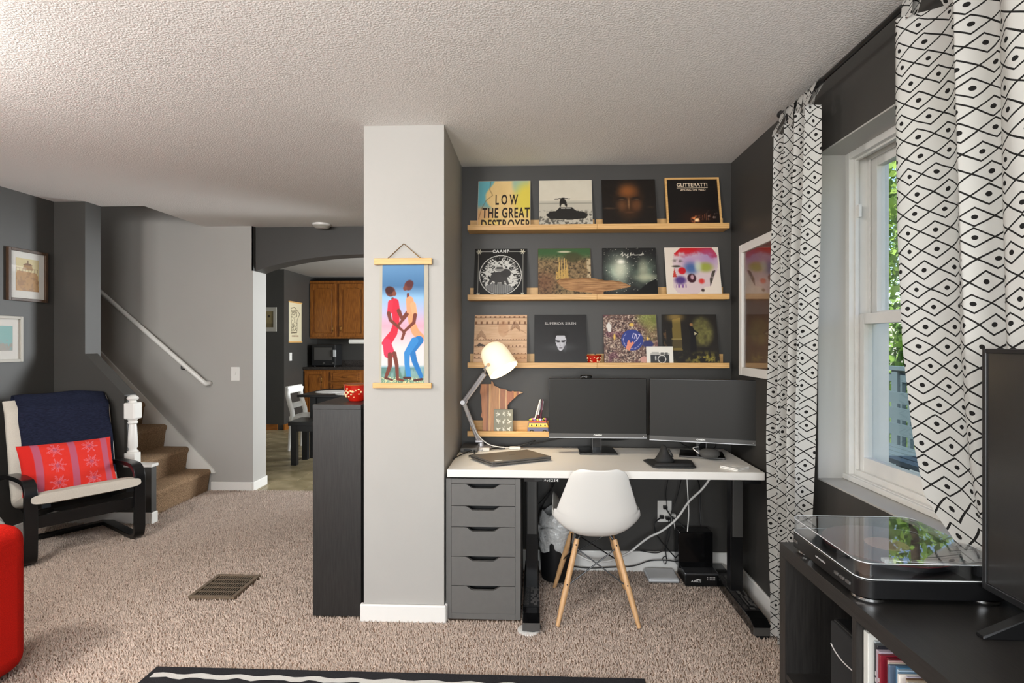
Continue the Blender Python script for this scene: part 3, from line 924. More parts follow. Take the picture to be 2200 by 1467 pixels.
for k in (-1, 1):
    MB().tube(catmull([J2, J2 + Vector((.004, k * .03, .020)), J3 + Vector((-.026, k * .062, -.020)), J3 + Vector((0, k * .084, 0))], 4), 0.0038, 8).build('yoke', M_lamparm, lm, smooth=True)
M_shade = bpy.data.materials.new('glowing_lamp_shade'); M_shade.use_nodes = True
ntp = M_shade.node_tree; pp = ntp.nodes['Principled BSDF']
pp.inputs['Base Color'].default_value = S(250, 240, 214); pp.inputs['Roughness'].default_value = 0.5
pp.inputs['Emission Color'].default_value = (1.0, 0.80, 0.50, 1); pp.inputs['Emission Strength'].default_value = 0.6
ax = Vector((0.50, -0.30, -0.80)).normalized()      # opening direction
SC = J3 + Vector((0.050, 0.0, 0.018))
def shade(prof):
    a = ax.orthogonal().normalized(); b = ax.cross(a)
    v = []; n = 36
    for r, h in prof:
        for k in range(n):
            t = 2 * math.pi * k / n
            v.append(SC + ax * h + a * (r * math.cos(t)) + b * (r * math.sin(t)))
    f = [(i * n + k, i * n + (k + 1) % n, (i + 1) * n + (k + 1) % n, (i + 1) * n + k) for i in range(len(prof) - 1) for k in range(n)]
    return MB().add(v, f)
prf = [(0.004, -0.112), (0.032, -0.109), (0.056, -0.096), (0.071, -0.074), (0.078, -0.045), (0.083, 0.0), (0.088, 0.062)]
sd = shade(prf + [(r - 0.0025, h) for r, h in prf[::-1][:-1]] + [(0.002, -0.104)]).build('lamp_shade', M_shade, lm, smooth=50, recalc=True)
for k in (-1, 1):
    MB().cyl(J3 + Vector((0, k * .058, 0)), J3 + Vector((0, k * .088, 0)), 0.010, n=14).build('pivot_knob', M_beech, lm)
bulb = MB().sphere(SC + ax * 0.0, (0.026, 0.026, 0.030), 16, 10).build('bulb', mat('bulb_glow', S(255, 244, 220), 0.4, emit=((1.0, 0.84, 0.58, 1), 22.0)), sd, smooth=True)
pl = bpy.data.lights.new('desk_lamp_light', 'SPOT')
pl.energy = 9; pl.color = (1.0, 0.85, 0.64); pl.spot_size = math.radians(125); pl.spot_blend = 0.6; pl.shadow_soft_size = 0.025
plo = bpy.data.objects.new('desk_lamp_light', pl); COL.objects.link(plo)
plo.parent = lm; plo.location = SC + ax * 0.035 - lm.location; plo.rotation_euler = ax.to_track_quat('-Z', 'Y').to_euler()
MB().tube(catmull([J1 + Vector((.004, -.004, -.01)), (-0.375, 3.19, 0.93), (-0.330, 3.18, 0.84), (-0.27, 3.19, 0.785), (-0.20, 3.21, 0.765), (-0.15, 3.23, 0.758)], 6), 0.0033, 8).build('power_cord', M_cord, lm, smooth=True)
clp = thing('cable_clamp', 'white cable clamp beside the lamp base', 'cable clamp', (-0.29, 3.16, TZ))
B(-0.300, -0.262, 3.150, 3.175, TZ + 0.001, TZ + 0.020).build('block', M_white, clp, bevel=0.003)
MB().tube([(-0.300, 3.16, TZ + .012), (-0.315, 3.158, TZ + .012)], 0.004, 8).build('screw', M_white, clp)
bpk = thing('power_brick', 'black power lead lying behind the laptop', 'power adapter', (-0.2, 3.235, TZ))
MB().tube(catmull([(-0.262, 3.185, TZ + .008), (-0.22, 3.22, TZ + .008), (-0.16, 3.245, TZ + .009), (-0.09, 3.25, TZ + .016), (0.0, 3.26, TZ + .045)], 5), 0.0042, 8).build('cable', M_bcord, bpk, smooth=True)
B(-0.215, -0.175, 3.215, 3.24, TZ + 0.001, TZ + 0.02).build('inline_block', M_black, bpk, bevel=0.004)
B(-0.150, -0.085, 3.205, 3.235, TZ + 0.001, TZ + 0.016).build('white_plug', M_white, bpk, bevel=0.004)
for i, (lab, pts) in enumerate((('black cable looping from the wall to centre monitor stand', [(-0.03, 3.27, TZ + .02), (0.10, 3.28, TZ + .045), (0.22, 3.26, TZ + .075), (0.33, 3.22, TZ + .07)]),
                                ('black cable sagging between the two monitors', [(0.37, 3.22, TZ + .06), (0.50, 3.25, TZ + .055), (0.60, 3.24, TZ + .075), (0.66, 3.20, TZ + .10)]),
                                ('black cable hanging behind the right monitor stand', [(0.80, 3.19, TZ + .10), (0.83, 3.2, TZ + .05), (0.90, 3.2, TZ + .02), (0.99, 3.13, TZ + .03), (1.0, 3.10, TZ + .09)]))):
    tag(MB().tube(catmull(pts, 6), 0.0035, 8).build('monitor_cable', M_bcord, smooth=True), lab, 'cable', 'monitor cables')

# ------------------------------------------------------------------ under the desk
ol = thing('wall_outlet', 'white double power outlet with plugs under the desk', 'outlet', (0.772, BY, 0.363))
B(0.730, 0.814, BY - 0.006, BY - 0.0005, 0.300, 0.427).build('cover_plate', M_white, ol, bevel=0.002)
for z in (0.325, 0.378):
    B(0.752, 0.792, BY - 0.008, BY - 0.005, z, z + 0.030).build('socket', M_paper, ol, bevel=0.003)
def plug(label, x, z, m, pts, mc, r=0.0035, w_=0.012):
    t = thing('plug', label, 'plug', (x, BY - 0.02, z))
    B(x - w_, x + w_, BY - 0.034, BY - 0.0085, z - 0.010, z + 0.010).build('plug_body', m, t, bevel=0.003)
    MB().tube(catmull([(x, BY - 0.034, z)] + pts, 6), r, 8).build('cord', mc, t, smooth=True)
plug('black plug in the upper outlet socket', 0.772, 0.392, M_black, [(0.80, 3.29, 0.35), (0.85, 3.28, 0.31), (0.90, 3.26, 0.26), (0.945, 3.25, 0.20)], M_bcord, 0.004)
plug('black plug bending to the left of the outlet', 0.752, 0.335, M_black, [(0.72, 3.28, 0.335), (0.695, 3.27, 0.31), (0.71, 3.27, 0.25), (0.76, 3.27, 0.18), (0.83, 3.27, 0.10), (0.845, 3.27, 0.05)], M_bcord, 0.0035)
plug('black plug low in the outlet with hanging cord', 0.786, 0.330, M_black, [(0.79, 3.28, 0.28), (0.775, 3.28, 0.2), (0.75, 3.29, 0.15), (0.70, 3.29, 0.135), (0.60, 3.29, 0.15)], M_bcord, 0.003)
plug('white round plug at the outlet with a white cord', 0.815, 0.345, M_white, [(0.818, 3.29, 0.29), (0.835, 3.28, 0.2), (0.85, 3.27, 0.11), (0.848, 3.25, 0.06), (0.86, 3.2, 0.03)], M_cord, 0.003, 0.018)
CB = [('white braided cable sweeping under the desk', M_cord, 0.0065, [(1.00, 3.10, 0.705), (0.97, 3.12, 0.62), (0.93, 3.14, 0.55), (0.87, 3.18, 0.47), (0.81, 3.2, 0.37), (0.73, 3.22, 0.29), (0.66, 3.23, 0.25), (0.60, 3.22, 0.21), (0.53, 3.21, 0.16), (0.42, 3.22, 0.11), (0.32, 3.25, 0.10), (0.22, 3.27, 0.14)]),
      ('short white cable between the chair and desk underside', M_cord, 0.005, [(0.52, 3.10, 0.63), (0.57, 3.12, 0.665), (0.66, 3.12, 0.705)]),
      ('straight white cable hanging above the modem', M_cord, 0.0035, [(0.87, 3.18, 0.705), (0.865, 3.2, 0.62), (0.87, 3.2, 0.50), (0.875, 3.2, 0.40), (0.862, 3.18, 0.30)]),
      ('black cable dropping from desk to behind the modem', M_bcord, 0.004, [(0.885, 3.20, 0.705), (0.92, 3.24, 0.62), (0.955, 3.27, 0.54), (0.958, 3.27, 0.42), (0.955, 3.24, 0.31)]),
      ('thin black cable from desk down to the outlet', M_bcord, 0.0022, [(0.78, 3.22, 0.705), (0.785, 3.27, 0.62), (0.768, 3.29, 0.50), (0.775, 3.3, 0.41)]),
      ('black cable slanting from desk behind the outlet', M_bcord, 0.003, [(0.86, 3.2, 0.705), (0.85, 3.26, 0.58), (0.83, 3.29, 0.46), (0.80, 3.29, 0.38), (0.79, 3.29, 0.30), (0.765, 3.29, 0.2), (0.77, 3.29, 0.10)]),
      ('thin grey wire stretched along the desk underside', M_chin, 0.0012, [(0.55, 3.15, 0.665), (0.68, 3.15, 0.68), (0.85, 3.17, 0.69)]),
      ('black cable lying along the white baseboard', M_bcord, 0.0035, [(0.15, 3.31, 0.05), (0.30, 3.30, 0.035), (0.45, 3.305, 0.04), (0.58, 3.305, 0.05), (0.68, 3.30, 0.085), (0.80, 3.29, 0.09), (0.85, 3.27, 0.075)]),
      ('black cable loop below the drawer side of desk', M_bcord, 0.004, [(0.08, 3.2, 0.69), (0.10, 3.2, 0.62), (0.09, 3.2, 0.52), (0.05, 3.2, 0.45), (0.03, 3.22, 0.40)]),
      ('thin black cable hanging near left desk column', M_bcord, 0.0028, [(0.13, 3.15, 0.70), (0.11, 3.2, 0.56), (0.05, 3.22, 0.47), (0.02, 3.24, 0.43)])]
for lab, m_, r_, pts in CB:
    tag(MB().tube(catmull(pts, 6), r_, 8).build('power_cable' if m_ is M_bcord else 'cable', m_, smooth=True), lab, 'cable', 'cables under the desk')
tag(MB().tube([(0.765 + .012 * math.cos(t) * (1 + .2 * math.sin(3 * t)), 3.305 + .004 * math.sin(2.3 * t), 0.088 + .022 * math.sin(t)) for t in np.linspace(0, 12.5, 60)], 0.0016, 6).build('cable_bundle', M_bcord, smooth=True), 'tied black cable bundle hanging on the baseboard', 'cable')

mo = thing('modem', 'black upright modem on the carpet under desk', 'modem', (0.93, 3.22, 0.012))
MB().box(0.835, 1.02, 3.125, 3.30, 0.014, 0.082).build('base_unit', M_blacksat, mo, bevel=0.006)
MB().box(0.818, 1.012, 3.20, 3.30, 0.082, 0.290).build('tower', M_blackgloss, mo, bevel=0.006)
MB().box(0.832, 1.018, 3.118, 3.21, 0.078, 0.090).build('silver_edge', mat('dark_silver', S(90, 90, 92), 0.25, metal=.6), mo, bevel=0.004)
text('ARRIS', 0.017, M_lettw, mo, (0.895 - .93, 3.1245 - 3.22, 0.030), RX, sx=1.3, name='logo_lettering')
MB().prism([(0.882, 0.046), (0.900, 0.054), (0.925, 0.056), (0.905, 0.050)], 'y', 3.1242, 3.1248).build('logo_swoosh', M_lettw, mo)
for j in range(2):
    for i in range(6):
        B(0.955 + i * 0.008, 0.959 + i * 0.008, 3.1242, 3.1252, 0.050 + j * 0.012, 0.055 + j * 0.012).build('status_mark', M_lettg, mo)
apx = thing('router', 'flat silver router box on the carpet under desk', 'router', (0.725, 3.26, 0.012))
MB().box(0.638, 0.815, 3.155, 3.31, 0.014, 0.040).build('body', M_silver, apx, bevel=0.012, seg=3)
B(0.648, 0.805, 3.165, 3.30, 0.0402, 0.0412).build('lid', mat('router_lid', S(206, 206, 206), 0.3), apx, bevel=0.0004)

bn = thing('waste_bin', 'black waste bin with a clear plastic liner under desk', 'waste bin', (0.125, 3.22, 0.012))
MB().lathe([(0.0, 0.0), (0.088, 0.0), (0.098, 0.14), (0.106, 0.27), (0.102, 0.27), (0.094, 0.14), (0.083, 0.006), (0.0, 0.006)], 36, (0.125, 3.22, 0.016)).build('bin', M_black, bn, smooth=35)
mb = MB(); vv = []; pr_ = [(0.0985, 0.17), (0.103, 0.20), (0.108, 0.25), (0.111, 0.29), (0.106, 0.305), (0.100, 0.30), (0.107, 0.32), (0.100, 0.36), (0.080, 0.385)]
for r_, z in pr_:
    for k in range(48):
        a = 2 * math.pi * k / 48
        rr = r_ * (1 + 0.035 * math.sin(5 * a + z * 40) + 0.02 * math.sin(11 * a - z * 30)) + 0.002
        vv.append((0.125 + rr * math.cos(a), 3.22 + rr * math.sin(a), 0.016 + z + 0.012 * math.sin(4 * a + r_ * 90)))
mb.add(vv, [(i * 48 + k, i * 48 + (k + 1) % 48, (i + 1) * 48 + (k + 1) % 48, (i + 1) * 48 + k) for i in range(len(pr_) - 1) for k in range(48)])
mb.build('bag_liner', M_bag, bn, smooth=True)
# ------------------------------------------------------------------ picture ledges
def ledge(x0, x1, zb, label):
    t = thing('picture_ledge', label, 'shelf', ((x0 + x1) / 2, BY, zb), group='wooden picture ledges')
    B(x0, x1, 3.247, BY - 0.001, zb, zb + 0.010).build('base_board', M_birch, t)
    B(x0, x1, 3.235, 3.247, zb, zb + 0.031).build('front_lip', M_birch, t, bevel=0.001)
    B(x0 + 0.004, x1 - 0.004, BY - 0.013, BY - 0.001, zb + 0.010, zb + 0.080).build('back_rail', M_birch, t)
ZL = [2.030, 1.622, 1.224, 0.821]
nm = ['top', 'second', 'third']
for i in range(3):
    ledge(-0.397, 0.3585, ZL[i], 'pale wooden picture ledge, left half of the %s row' % nm[i])
    ledge(0.3595, 1.117, ZL[i], 'pale wooden picture ledge, right half of the %s row' % nm[i])
ledge(-0.398, 0.30, ZL[3], 'short pale wooden ledge above desk, lowest row')

# ------------------------------------------------------------------ record covers
NP = 104
def cover(x, row, w_, label, pic, name='record_sleeve', h=0.314, edge=(40, 38, 36), thick=0.005, lean=0.078, frame=None, yb=3.256, cat='record sleeve'):
    t = thing(name, label, cat, (x, yb, ZL[row] + 0.0108), group='record sleeves on the ledges')
    t.rotation_euler = (-math.asin(lean / h), 0, 0)
    em = mat('sleeve_edge', S(*edge), 0.6)
    if frame:
        B(-w_ / 2 + .01, w_ / 2 - .01, 0.001, thick, 0.01, h - .01).build('board', em, t, world=False)
        B(-w_ / 2, -w_ / 2 + .011, -0.006, thick, 0, h).build('frame_side', frame, t, world=False)
        B(w_ / 2 - .011, w_ / 2, -0.006, thick, 0, h).build('frame_side', frame, t, world=False)
        B(-w_ / 2 + .011, w_ / 2 - .011, -0.006, thick, 0, .011).build('frame_rail', frame, t, world=False)
        B(-w_ / 2 + .011, w_ / 2 - .011, -0.006, thick, h - .011, h).build('frame_rail', frame, t, world=False)
        print_mesh(pic, flat_y(-w_ / 2 + .011, w_ / 2 - .011, .011, h - .011, 0.0006), 'cover_print', M_print, t)
    else:
        B(-w_ / 2, w_ / 2, 0, thick, 0, h).build('sleeve_card', em, t, world=False)
        print_mesh(pic, flat_y(-w_ / 2 + .0015, w_ / 2 - .0015, .0015, h - .0015, -0.0004), 'cover_print', M_print, t)
    return t
def lt(t, s, size, x, z, m, **k):
    return text(s, size, m, t, (x, -0.0008, z), RX, **k)

# 1 pastel figure with big lettering
p = Pic(NP, NP, (226, 190, 128)); n = fbm(p.u, p.v, 6, 1)
p.put(0.6 * n, (238, 208, 150))
p.put(sm(0.24 + 0.10 * np.sin(7 * p.v) + .06 * n - p.u, 0, .05) * sm(p.v, .36, .5), (104, 172, 182))
p.put(p.ell(.82, .97, .16, .3, .3) * .8, (140, 186, 176))
p.put(p.ell(.95, .62, .25, .34, .5), (224, 204, 84))
p.put(p.ell(.1, .2, .2, .25, .5) * .6, (206, 150, 110))
p.put(p.line([(.24, 1), (.22, .82), (.28, .70), (.16, .60), (.07, .42), (.02, .2)], .006) * .7, (120, 90, 60))
p.put(p.ell(.25, .12, .2, .1, .5) * .5, (230, 205, 100))
t = cover(-0.186, 0, .314, 'pastel record sleeve with large dark LOW lettering', p, edge=(220, 210, 190))
lt(t, 'LOW', .092, .014, .186, M_lettd, fit=.135, bold=.0022, space=1.6)
lt(t, 'THE GREAT', .092, .012, .100, M_lettd, fit=.282, bold=.0022, space=1.15)
lt(t, 'DESTROYER', .092, .010, .022, M_lettd, fit=.292, bold=.0022, space=1.12)

# 2 grey beach with a wrecked car
p = Pic(NP, NP, (214, 205, 186)); n = fbm(p.u, p.v, 9, 11)
p.put(.35 * n, (232, 225, 208))
p.put(sm(.58 - p.v, 0, .02) * .5, (176, 170, 156))
p.put(p.rect(0, 1, .50, .53) * .4, (120, 118, 108))
g = fbm(p.u, p.v, 26, 5)
p.put(sm(.40 - p.v, 0, .1) * sm(g, .45, .62), (96, 92, 84))
p.put(p.poly([(.12, .27), (.2, .34), (.32, .36), (.38, .43), (.62, .43), (.70, .36), (.84, .33), (.92, .27), (.88, .2), (.6, .17), (.2, .19)]), (38, 36, 34))
p.put(p.rect(.41, .49, .40, .425) + p.rect(.51, .6, .40, .425), (190, 186, 176))
p.put(p.poly([(.39, .44), (.41, .44), (.42, .5), (.47, .5), (.5, .44), (.53, .44), (.52, .54), (.48, .61), (.58, .60), (.585, .615), (.45, .635), (.29, .61), (.285, .595), (.40, .605), (.38, .52)]), (34, 31, 30))
cover(0.180, 0, .314, 'grey beach record sleeve with dark wrecked car silhouette', p, edge=(210, 205, 190))

# 3 dim brown portrait
p = Pic(NP, NP, (24, 18, 14))
n = fbm(p.u, p.v, 7, 21)
p.put(p.ell(.5, .56, .24, .38, .5) * .55, (92, 54, 26))
p.put(p.ell(.48, .76, .15, .12, .8) * .75, (150, 88, 40))
p.put(p.ell(.36, .46, .08, .10, .8) * .6, (120, 78, 46)); p.put(p.ell(.64, .46, .08, .10, .8) * .6, (120, 74, 42))
for ex in (.36, .64):
    p.put(p.ell(ex, .60, .085, .035, .5) * .9, (28, 18, 12)); p.put(p.ell(ex, .585, .05, .012, .6) * .5, (150, 120, 90))
p.put(p.ell(.495, .50, .018, .10, .8) * .6, (176, 130, 88)); p.put(p.ell(.5, .31, .08, .015, .8) * .6, (96, 60, 40))
p.put(p.ell(.12, .40, .12, .02, .8) * .4, (110, 80, 56)); p.put(p.ell(.9, .42, .06, .02, .8) * .3, (110, 80, 56))
p.put(.25 * sm(n, .5, .8), (14, 10, 8))
t = cover(0.553, 0, .316, 'nearly black record sleeve with a dim brown face', p, edge=(20, 17, 15))

# 4 framed night fire
p = Pic(NP, NP, (16, 11, 9)); n = fbm(p.u, p.v, 24, 31)
p.put(p.ell(.56, .16, .30, .16, .9) * .6, (58, 24, 12))
p.put(p.ell(.53, .13, .085, .07, .6) * sm(n, .35, .6), (236, 140, 84))
p.put(p.ell(.55, .12, .04, .035, .6), (255, 214, 160))
for i in range(9):
    p.put(p.seg((.60 + i * .035, .12), (.60 + i * .036, .24 - .01 * (i % 3)), .005) * (.8 - .06 * i) * sm(n, .3, .6), (200, 120, 80))
p.put(p.ell(.85, .22, .1, .08, .8) * sm(n, .6, .7) * .6, (190, 170, 160))
t = cover(0.925, 0, .316, 'wood framed black record sleeve with small campfire glow', p, frame=M_birch, thick=.008, lean=.07)
lt(t, 'GLITTERATTI', .030, .0, .268, M_lettc, fit=.178, bold=.0003)
lt(t, 'AMONG THE WILD', .020, .004, .236, M_lettc, fit=.145)
B(-.090, .090, -.0009, -.0003, .2485, .2505).build('rule', M_lettc, t, world=False)

# 5 black sleeve with a white linework disc
p = Pic(140, 140, (22, 22, 22))
d = np.hypot(p.u - .5, p.v - .46) / .40
a = np.arctan2(p.v - .46, p.u - .5)
n = fbm(p.u, p.v, 34, 41)
p.put((d < .93) * (d > .0) * sm(n + .22 * (1 - d), .45, .55), (214, 212, 206))
p.put((np.abs(d - 1.0) < .018).astype(float), (214, 212, 206))
p.put(((d < .96) * (d > .78)) * (np.sin(a * 46) > .2) * (p.v > .3) * .8, (20, 20, 20))
hill = (p.v < .30 - 1.1 * (p.u - .45) ** 2) & (d < .95)
p.put(hill.astype(float), (112, 112, 110)); p.put(hill * (np.sin(p.u * 170) > .3) * .6, (170, 170, 168))
p.put(p.ell(.47, .42, .16, .11, .05), (64, 62, 62)); p.put(p.ell(.60, .50, .10, .09, .05), (58, 56, 56))
for x0, x1 in ((.36, .28), (.42, .42), (.52, .55), (.60, .64)):
    p.put(p.seg((x0, .40), (x1, .29), .025), (64, 62, 62))
p.put(p.ell(.48, .58, .09, .045, .05), (150, 148, 144)); p.put(p.rect(.42, .54, .585, .60) + p.rect(.42, .54, .615, .63), (30, 30, 30))
p.put((np.abs(np.hypot(p.u - .74, p.v - .62) - .045) < .010).astype(float), (120, 118, 116))
p.put(p.line([(.07, .08), (.07, .92)], .006) + p.line([(.93, .08), (.93, .92)], .006), (150, 148, 140))
p.put(p.line([(.07, .945), (.34, .945)], .006) + p.line([(.66, .945), (.93, .945)], .006), (190, 188, 180))
for cx_, cy_ in ((.08, .94), (.92, .94), (.08, .06), (.92, .06)):
    da = np.arctan2(p.v - cy_, p.u - cx_); dd = np.hypot(p.u - cx_, p.v - cy_)
    p.put((dd < .032 + .022 * np.cos(6 * da)).astype(float), (214, 208, 186))
t = cover(-0.207, 1, .314, 'black record sleeve with white linework animal disc', p, edge=(20, 20, 20))
lt(t, 'CAAMP', .026, 0, .2965, M_lettw, fit=.100, bold=.0008, space=1.25)

# 6 brown and green city from above
p = Pic(NP, NP, (112, 92, 66)); n = fbm(p.u, p.v, 20, 51); n2 = fbm(p.u, p.v, 34, 57)
p.put(sm(n, .35, .7), (134, 112, 80)); p.put(sm(n2, .55, .7) * .8, (164, 138, 100)); p.put(sm(.42 - n2, 0, .15), (62, 54, 40))
p.put(sm(p.v, .72, .92), (62, 96, 58)); p.put(p.ell(.66, .82, .16, .10, .3) * .8, (70, 70, 44))
p.put(p.ell(.5, .93, .12, .02, .4), (196, 190, 160))
p.put(p.ell(.12, .30, .2, .2, .7) * .5, (110, 66, 50))
for i, x0 in enumerate((.40, .45, .50, .545)):
    p.put(p.poly([(x0 - .02, .4), (x0 + .02, .4), (x0 + .004, .82 - .05 * (i % 2)), (x0 - .004, .82 - .05 * (i % 2))]), (206, 170, 100))
p.put(p.poly([(.33, .36), (.58, .36), (.57, .56), (.34, .56)]) * sm(n2, .3, .55), (196, 158, 88))
p.put(p.rect(.93, 1, .36, .78) * sm(n, .3, .5), (196, 176, 140))
cover(0.173, 1, .314, 'brown and green record sleeve showing a spired old city', p, edge=(90, 70, 50))

# 7 starry cloud
p = Pic(NP, NP, (26, 27, 28)); n = fbm(p.u, p.v, 8, 61); n2 = vn(p.u, p.v, 70, 67)
p.put(p.ell(.28, .52, .22, .32, .9) * (.35 + .8 * n), (150, 168, 150)); p.put(p.ell(.32, .58, .12, .20, .9) * .8, (214, 214, 190))
p.put(p.ell(.34, .72, .06, .04, .8), (240, 236, 220))
p.put(p.ell(.78, .48, .20, .26, .9) * (.3 + .8 * n), (120, 138, 120)); p.put(p.ell(.75, .55, .08, .18, .9) * .6, (196, 196, 166))
p.put(p.ell(.80, .40, .18, .06, .9) * .7, (190, 190, 160))
p.put(sm(n2, .90, .97), (230, 226, 210))
p.put(p.poly([(1, 0), (.45, 0), (.60, .10), (.72, .2), (.84, .3), (1, .38)]), (16, 17, 18))
p.put(p.line([(.34, .86), (.38, .91), (.37, .83), (.42, .88), (.44, .84), (.48, .88), (.46, .80), (.49, .83)], .006) + p.line([(.52, .84), (.53, .89), (.55, .85), (.58, .88), (.60, .855), (.72, .862), (.76, .89), (.77, .865), (.70, .85)], .006), (224, 220, 206))
cover(0.558, 1, .316, 'dark starry cloud record sleeve with white signature', p, edge=(18, 18, 18))

# 8 watercolour skull
p = Pic(NP, NP, (224, 212, 198)); n = fbm(p.u, p.v, 9, 71)
sk_ = p.poly([(.16, .55), (.13, .70), (.17, .88), (.30, 1.0), (.88, 1.0), (.97, .86), (.98, .70), (.95, .52), (.88, .40), (.82, .22), (.70, .20), (.62, .12), (.55, .06), (.2, .08), (.12, .2), (.12, .38)])
p.put(sk_ * .75, (206, 184, 190))
p.put(sk_ * sm(p.v + .25 * n, .92, 1.02), (196, 28, 36))
p.put(sk_ * p.ell(.80, .80, .2, .2, .8) * .6, (150, 110, 170)); p.put(sk_ * p.ell(.45, .72, .16, .14, .9) * .6, (160, 120, 176))
p.put(p.ell(.47, .58, .12, .11, .7) * .9, (62, 96, 150)); p.put(sk_ * p.ell(.74, .60, .13, .09, .6) * .9, (150, 160, 60))
p.put(p.ell(.60, .62, .06, .1, .7) * .8, (200, 210, 190))
p.put(p.ell(.22, .70, .09, .06, .5) * sm(n, .3, .6), (70, 62, 54)); p.put(p.ell(.20, .62, .08, .02, .4), (66, 60, 52))
p.put(p.ell(.30, .53, .07, .07, .2), (196, 30, 40)); p.put(p.poly([(.12, .40), (.20, .40), (.155, .58)]), (190, 60, 50))
p.put(p.ell(.26, .34, .10, .08, .5), (82, 58, 120)); p.put(p.ell(.47, .38, .08, .09, .15), (60, 28, 40)); p.put(p.ell(.48, .40, .03, .05, .3), (190, 150, 160))
p.put(p.rect(.17, .36, .19, .26) * (np.sin(p.u * 90) > -.2) * .8, (116, 70, 140))
p.put(p.ell(.65, .32, .05, .05, .5), (210, 60, 56)); p.put(p.poly([(.80, .2), (.88, .4), (.92, .54), (.86, .52), (.80, .36)]) * sm(n, .3, .5), (72, 66, 58))
p.put(p.ell(.66, .14, .03, .03, .4), (70, 56, 50)); p.put(p.rect(.76, .86, 0, .03), (40, 34, 32))
cover(0.925, 1, .316, 'white record sleeve with bright watercolour skull', p, edge=(226, 220, 210))

# 9 carved wood relief
p = Pic(NP, NP, (216, 178, 142)); n = fbm(p.u, p.v, 12, 81); st_ = vn(p.u, p.v, 8, 83, 70)
p.put(.4 * sm(st_, .4, .7), (190, 146, 108)); p.put(.3 * n, (232, 200, 170))
for z_, hgt, fr in ((.94, .04, 34), (.82, .05, 30), (.50, .02, 60), (.36, .03, 44), (.22, .03, 46), (.14, .03, 40)):
    p.put(((p.v > z_ - .006) & (p.v < z_ + .004)).astype(float) * .9, (112, 72, 46))
    p.put(((p.v > z_) & (p.v < z_ + hgt)) * (np.sin(p.u * fr * 2) > .5) * .9, (120, 78, 50))
for cx_, cy_, sz in ((.13, .58, .12), (.78, .76, .12)):
    for k in range(-4, 5):
        p.put(p.seg((cx_ + k * .02, cy_ - .02 * abs(k)), (cx_ + k * .02, cy_ + sz - .028 * abs(k)), .004), (110, 70, 46))
    p.put(p.line([(cx_ - .2, cy_ - .12), (cx_, cy_ + .0), (cx_ + .2, cy_ - .12)], .005) * .7, (140, 96, 66))
p.put(p.ell(.55, .72, .1, .16, .1) * .4, (186, 134, 98)); p.put(p.poly([(.03, .37), (.10, .44), (.2, .40), (.26, .37)]), (74, 56, 46))
p.put(p.ell(.9, .1, .16, .14, .2) * .6, (204, 150, 100))
cover(-0.207, 2, .316, 'tan carved wood relief record sleeve behind the lamp', p, edge=(206, 176, 146))

# 10 floating pale face
p = Pic(NP, NP, (32, 32, 34)); n = fbm(p.u, p.v, 10, 91)
p.put(.3 * n, (24, 24, 26)); p.put(p.ell(.5, .36, .26, .07, .8) * .35, (110, 110, 112))
p.put(p.ell(.5, .60, .14, .10, .3), (18, 18, 19))
p.put(p.poly([(.40, .52), (.41, .42), (.46, .31), (.50, .285), (.54, .31), (.60, .42), (.605, .52), (.58, .585), (.42, .585)]), (198, 198, 204))
p.put(p.ell(.455, .47, .035, .018, .4) + p.ell(.55, .47, .035, .018, .4), (40, 38, 42)); p.put(p.line([(.41, .49), (.48, .48)], .008) + p.line([(.52, .48), (.59, .49)], .008), (50, 48, 52))
p.put(p.line([(.49, .47), (.485, .40), (.50, .385)], .006) * .5, (120, 118, 124)); p.put(p.ell(.50, .345, .035, .010, .4), (90, 84, 90))
p.put(p.ell(.58, .36, .03, .08, .8) * .4, (110, 110, 118))
t = cover(0.150, 2, .310, 'black record sleeve with small pale face and silver title', p, edge=(26, 26, 28))
lt(t, 'SUPERIOR SIREN', .0220, .0, .258, M_lettg, fit=.185, bold=.0003, space=1.12)

# 11 twigs with a blue patch
p = Pic(NP, NP, (110, 86, 78)); n = vn(p.u, p.v, 60, 101); n2 = vn(p.u + .1 * p.v, p.v, 44, 103); n3 = fbm(p.u, p.v, 5, 107)
p.put(sm(n, .5, .75), (196, 176, 158)); p.put(sm(.4 - n2, 0, .2) * .9, (52, 38, 40)); p.put(sm(n3, .5, .7) * .45, (96, 44, 70))
p.put(p.ell(.88, .92, .22, .2, .6) * .7, (134, 150, 70)); p.put(p.ell(.9, .6, .12, .2, .8) * .4, (150, 140, 80))
p.put(p.poly([(.05, .78), (.10, .86), (.15, .78), (.14, .66), (.09, .66)]), (222, 216, 208)); p.put(p.ell(.53, .80, .045, .035, .4) + p.ell(.2, .56, .02, .06, .4) + p.ell(.82, .52, .02, .04, .4), (226, 188, 96))
p.put(p.ell(.82, .42, .10, .07, .2), (52, 56, 104)); p.put(p.ell(.74, .12, .08, .06, .15), (196, 148, 136)); p.put(p.ell(.95, .2, .1, .14, .3), (92, 40, 62))
p.put(p.ell(.53, .50, .205, .205, .03), (48, 62, 132))
p.put((np.abs(np.hypot(p.u - .53, p.v - .50) - .165) < .008) * (np.sin(np.arctan2(p.v - .5, p.u - .53) * 40) > .1) * ((p.u < .42) | (p.v < .45)), (170, 176, 220))
p.put(p.poly([(.40, .33), (.47, .29), (.52, .38), (.57, .44), (.53, .47), (.50, .44), (.47, .50), (.44, .48), (.43, .40)]), (222, 140, 112))
p.put(p.line([(.57, .46), (.62, .50), (.61, .60), (.56, .63), (.53, .54)], .006) + p.line([(.57, .53), (.60, .62)], .006) + p.line([(.63, .52), (.68, .60), (.65, .61)], .006), (222, 214, 236))
cover(0.562, 2, .316, 'twiggy purple record sleeve with round blue hand patch', p, edge=(90, 70, 70))

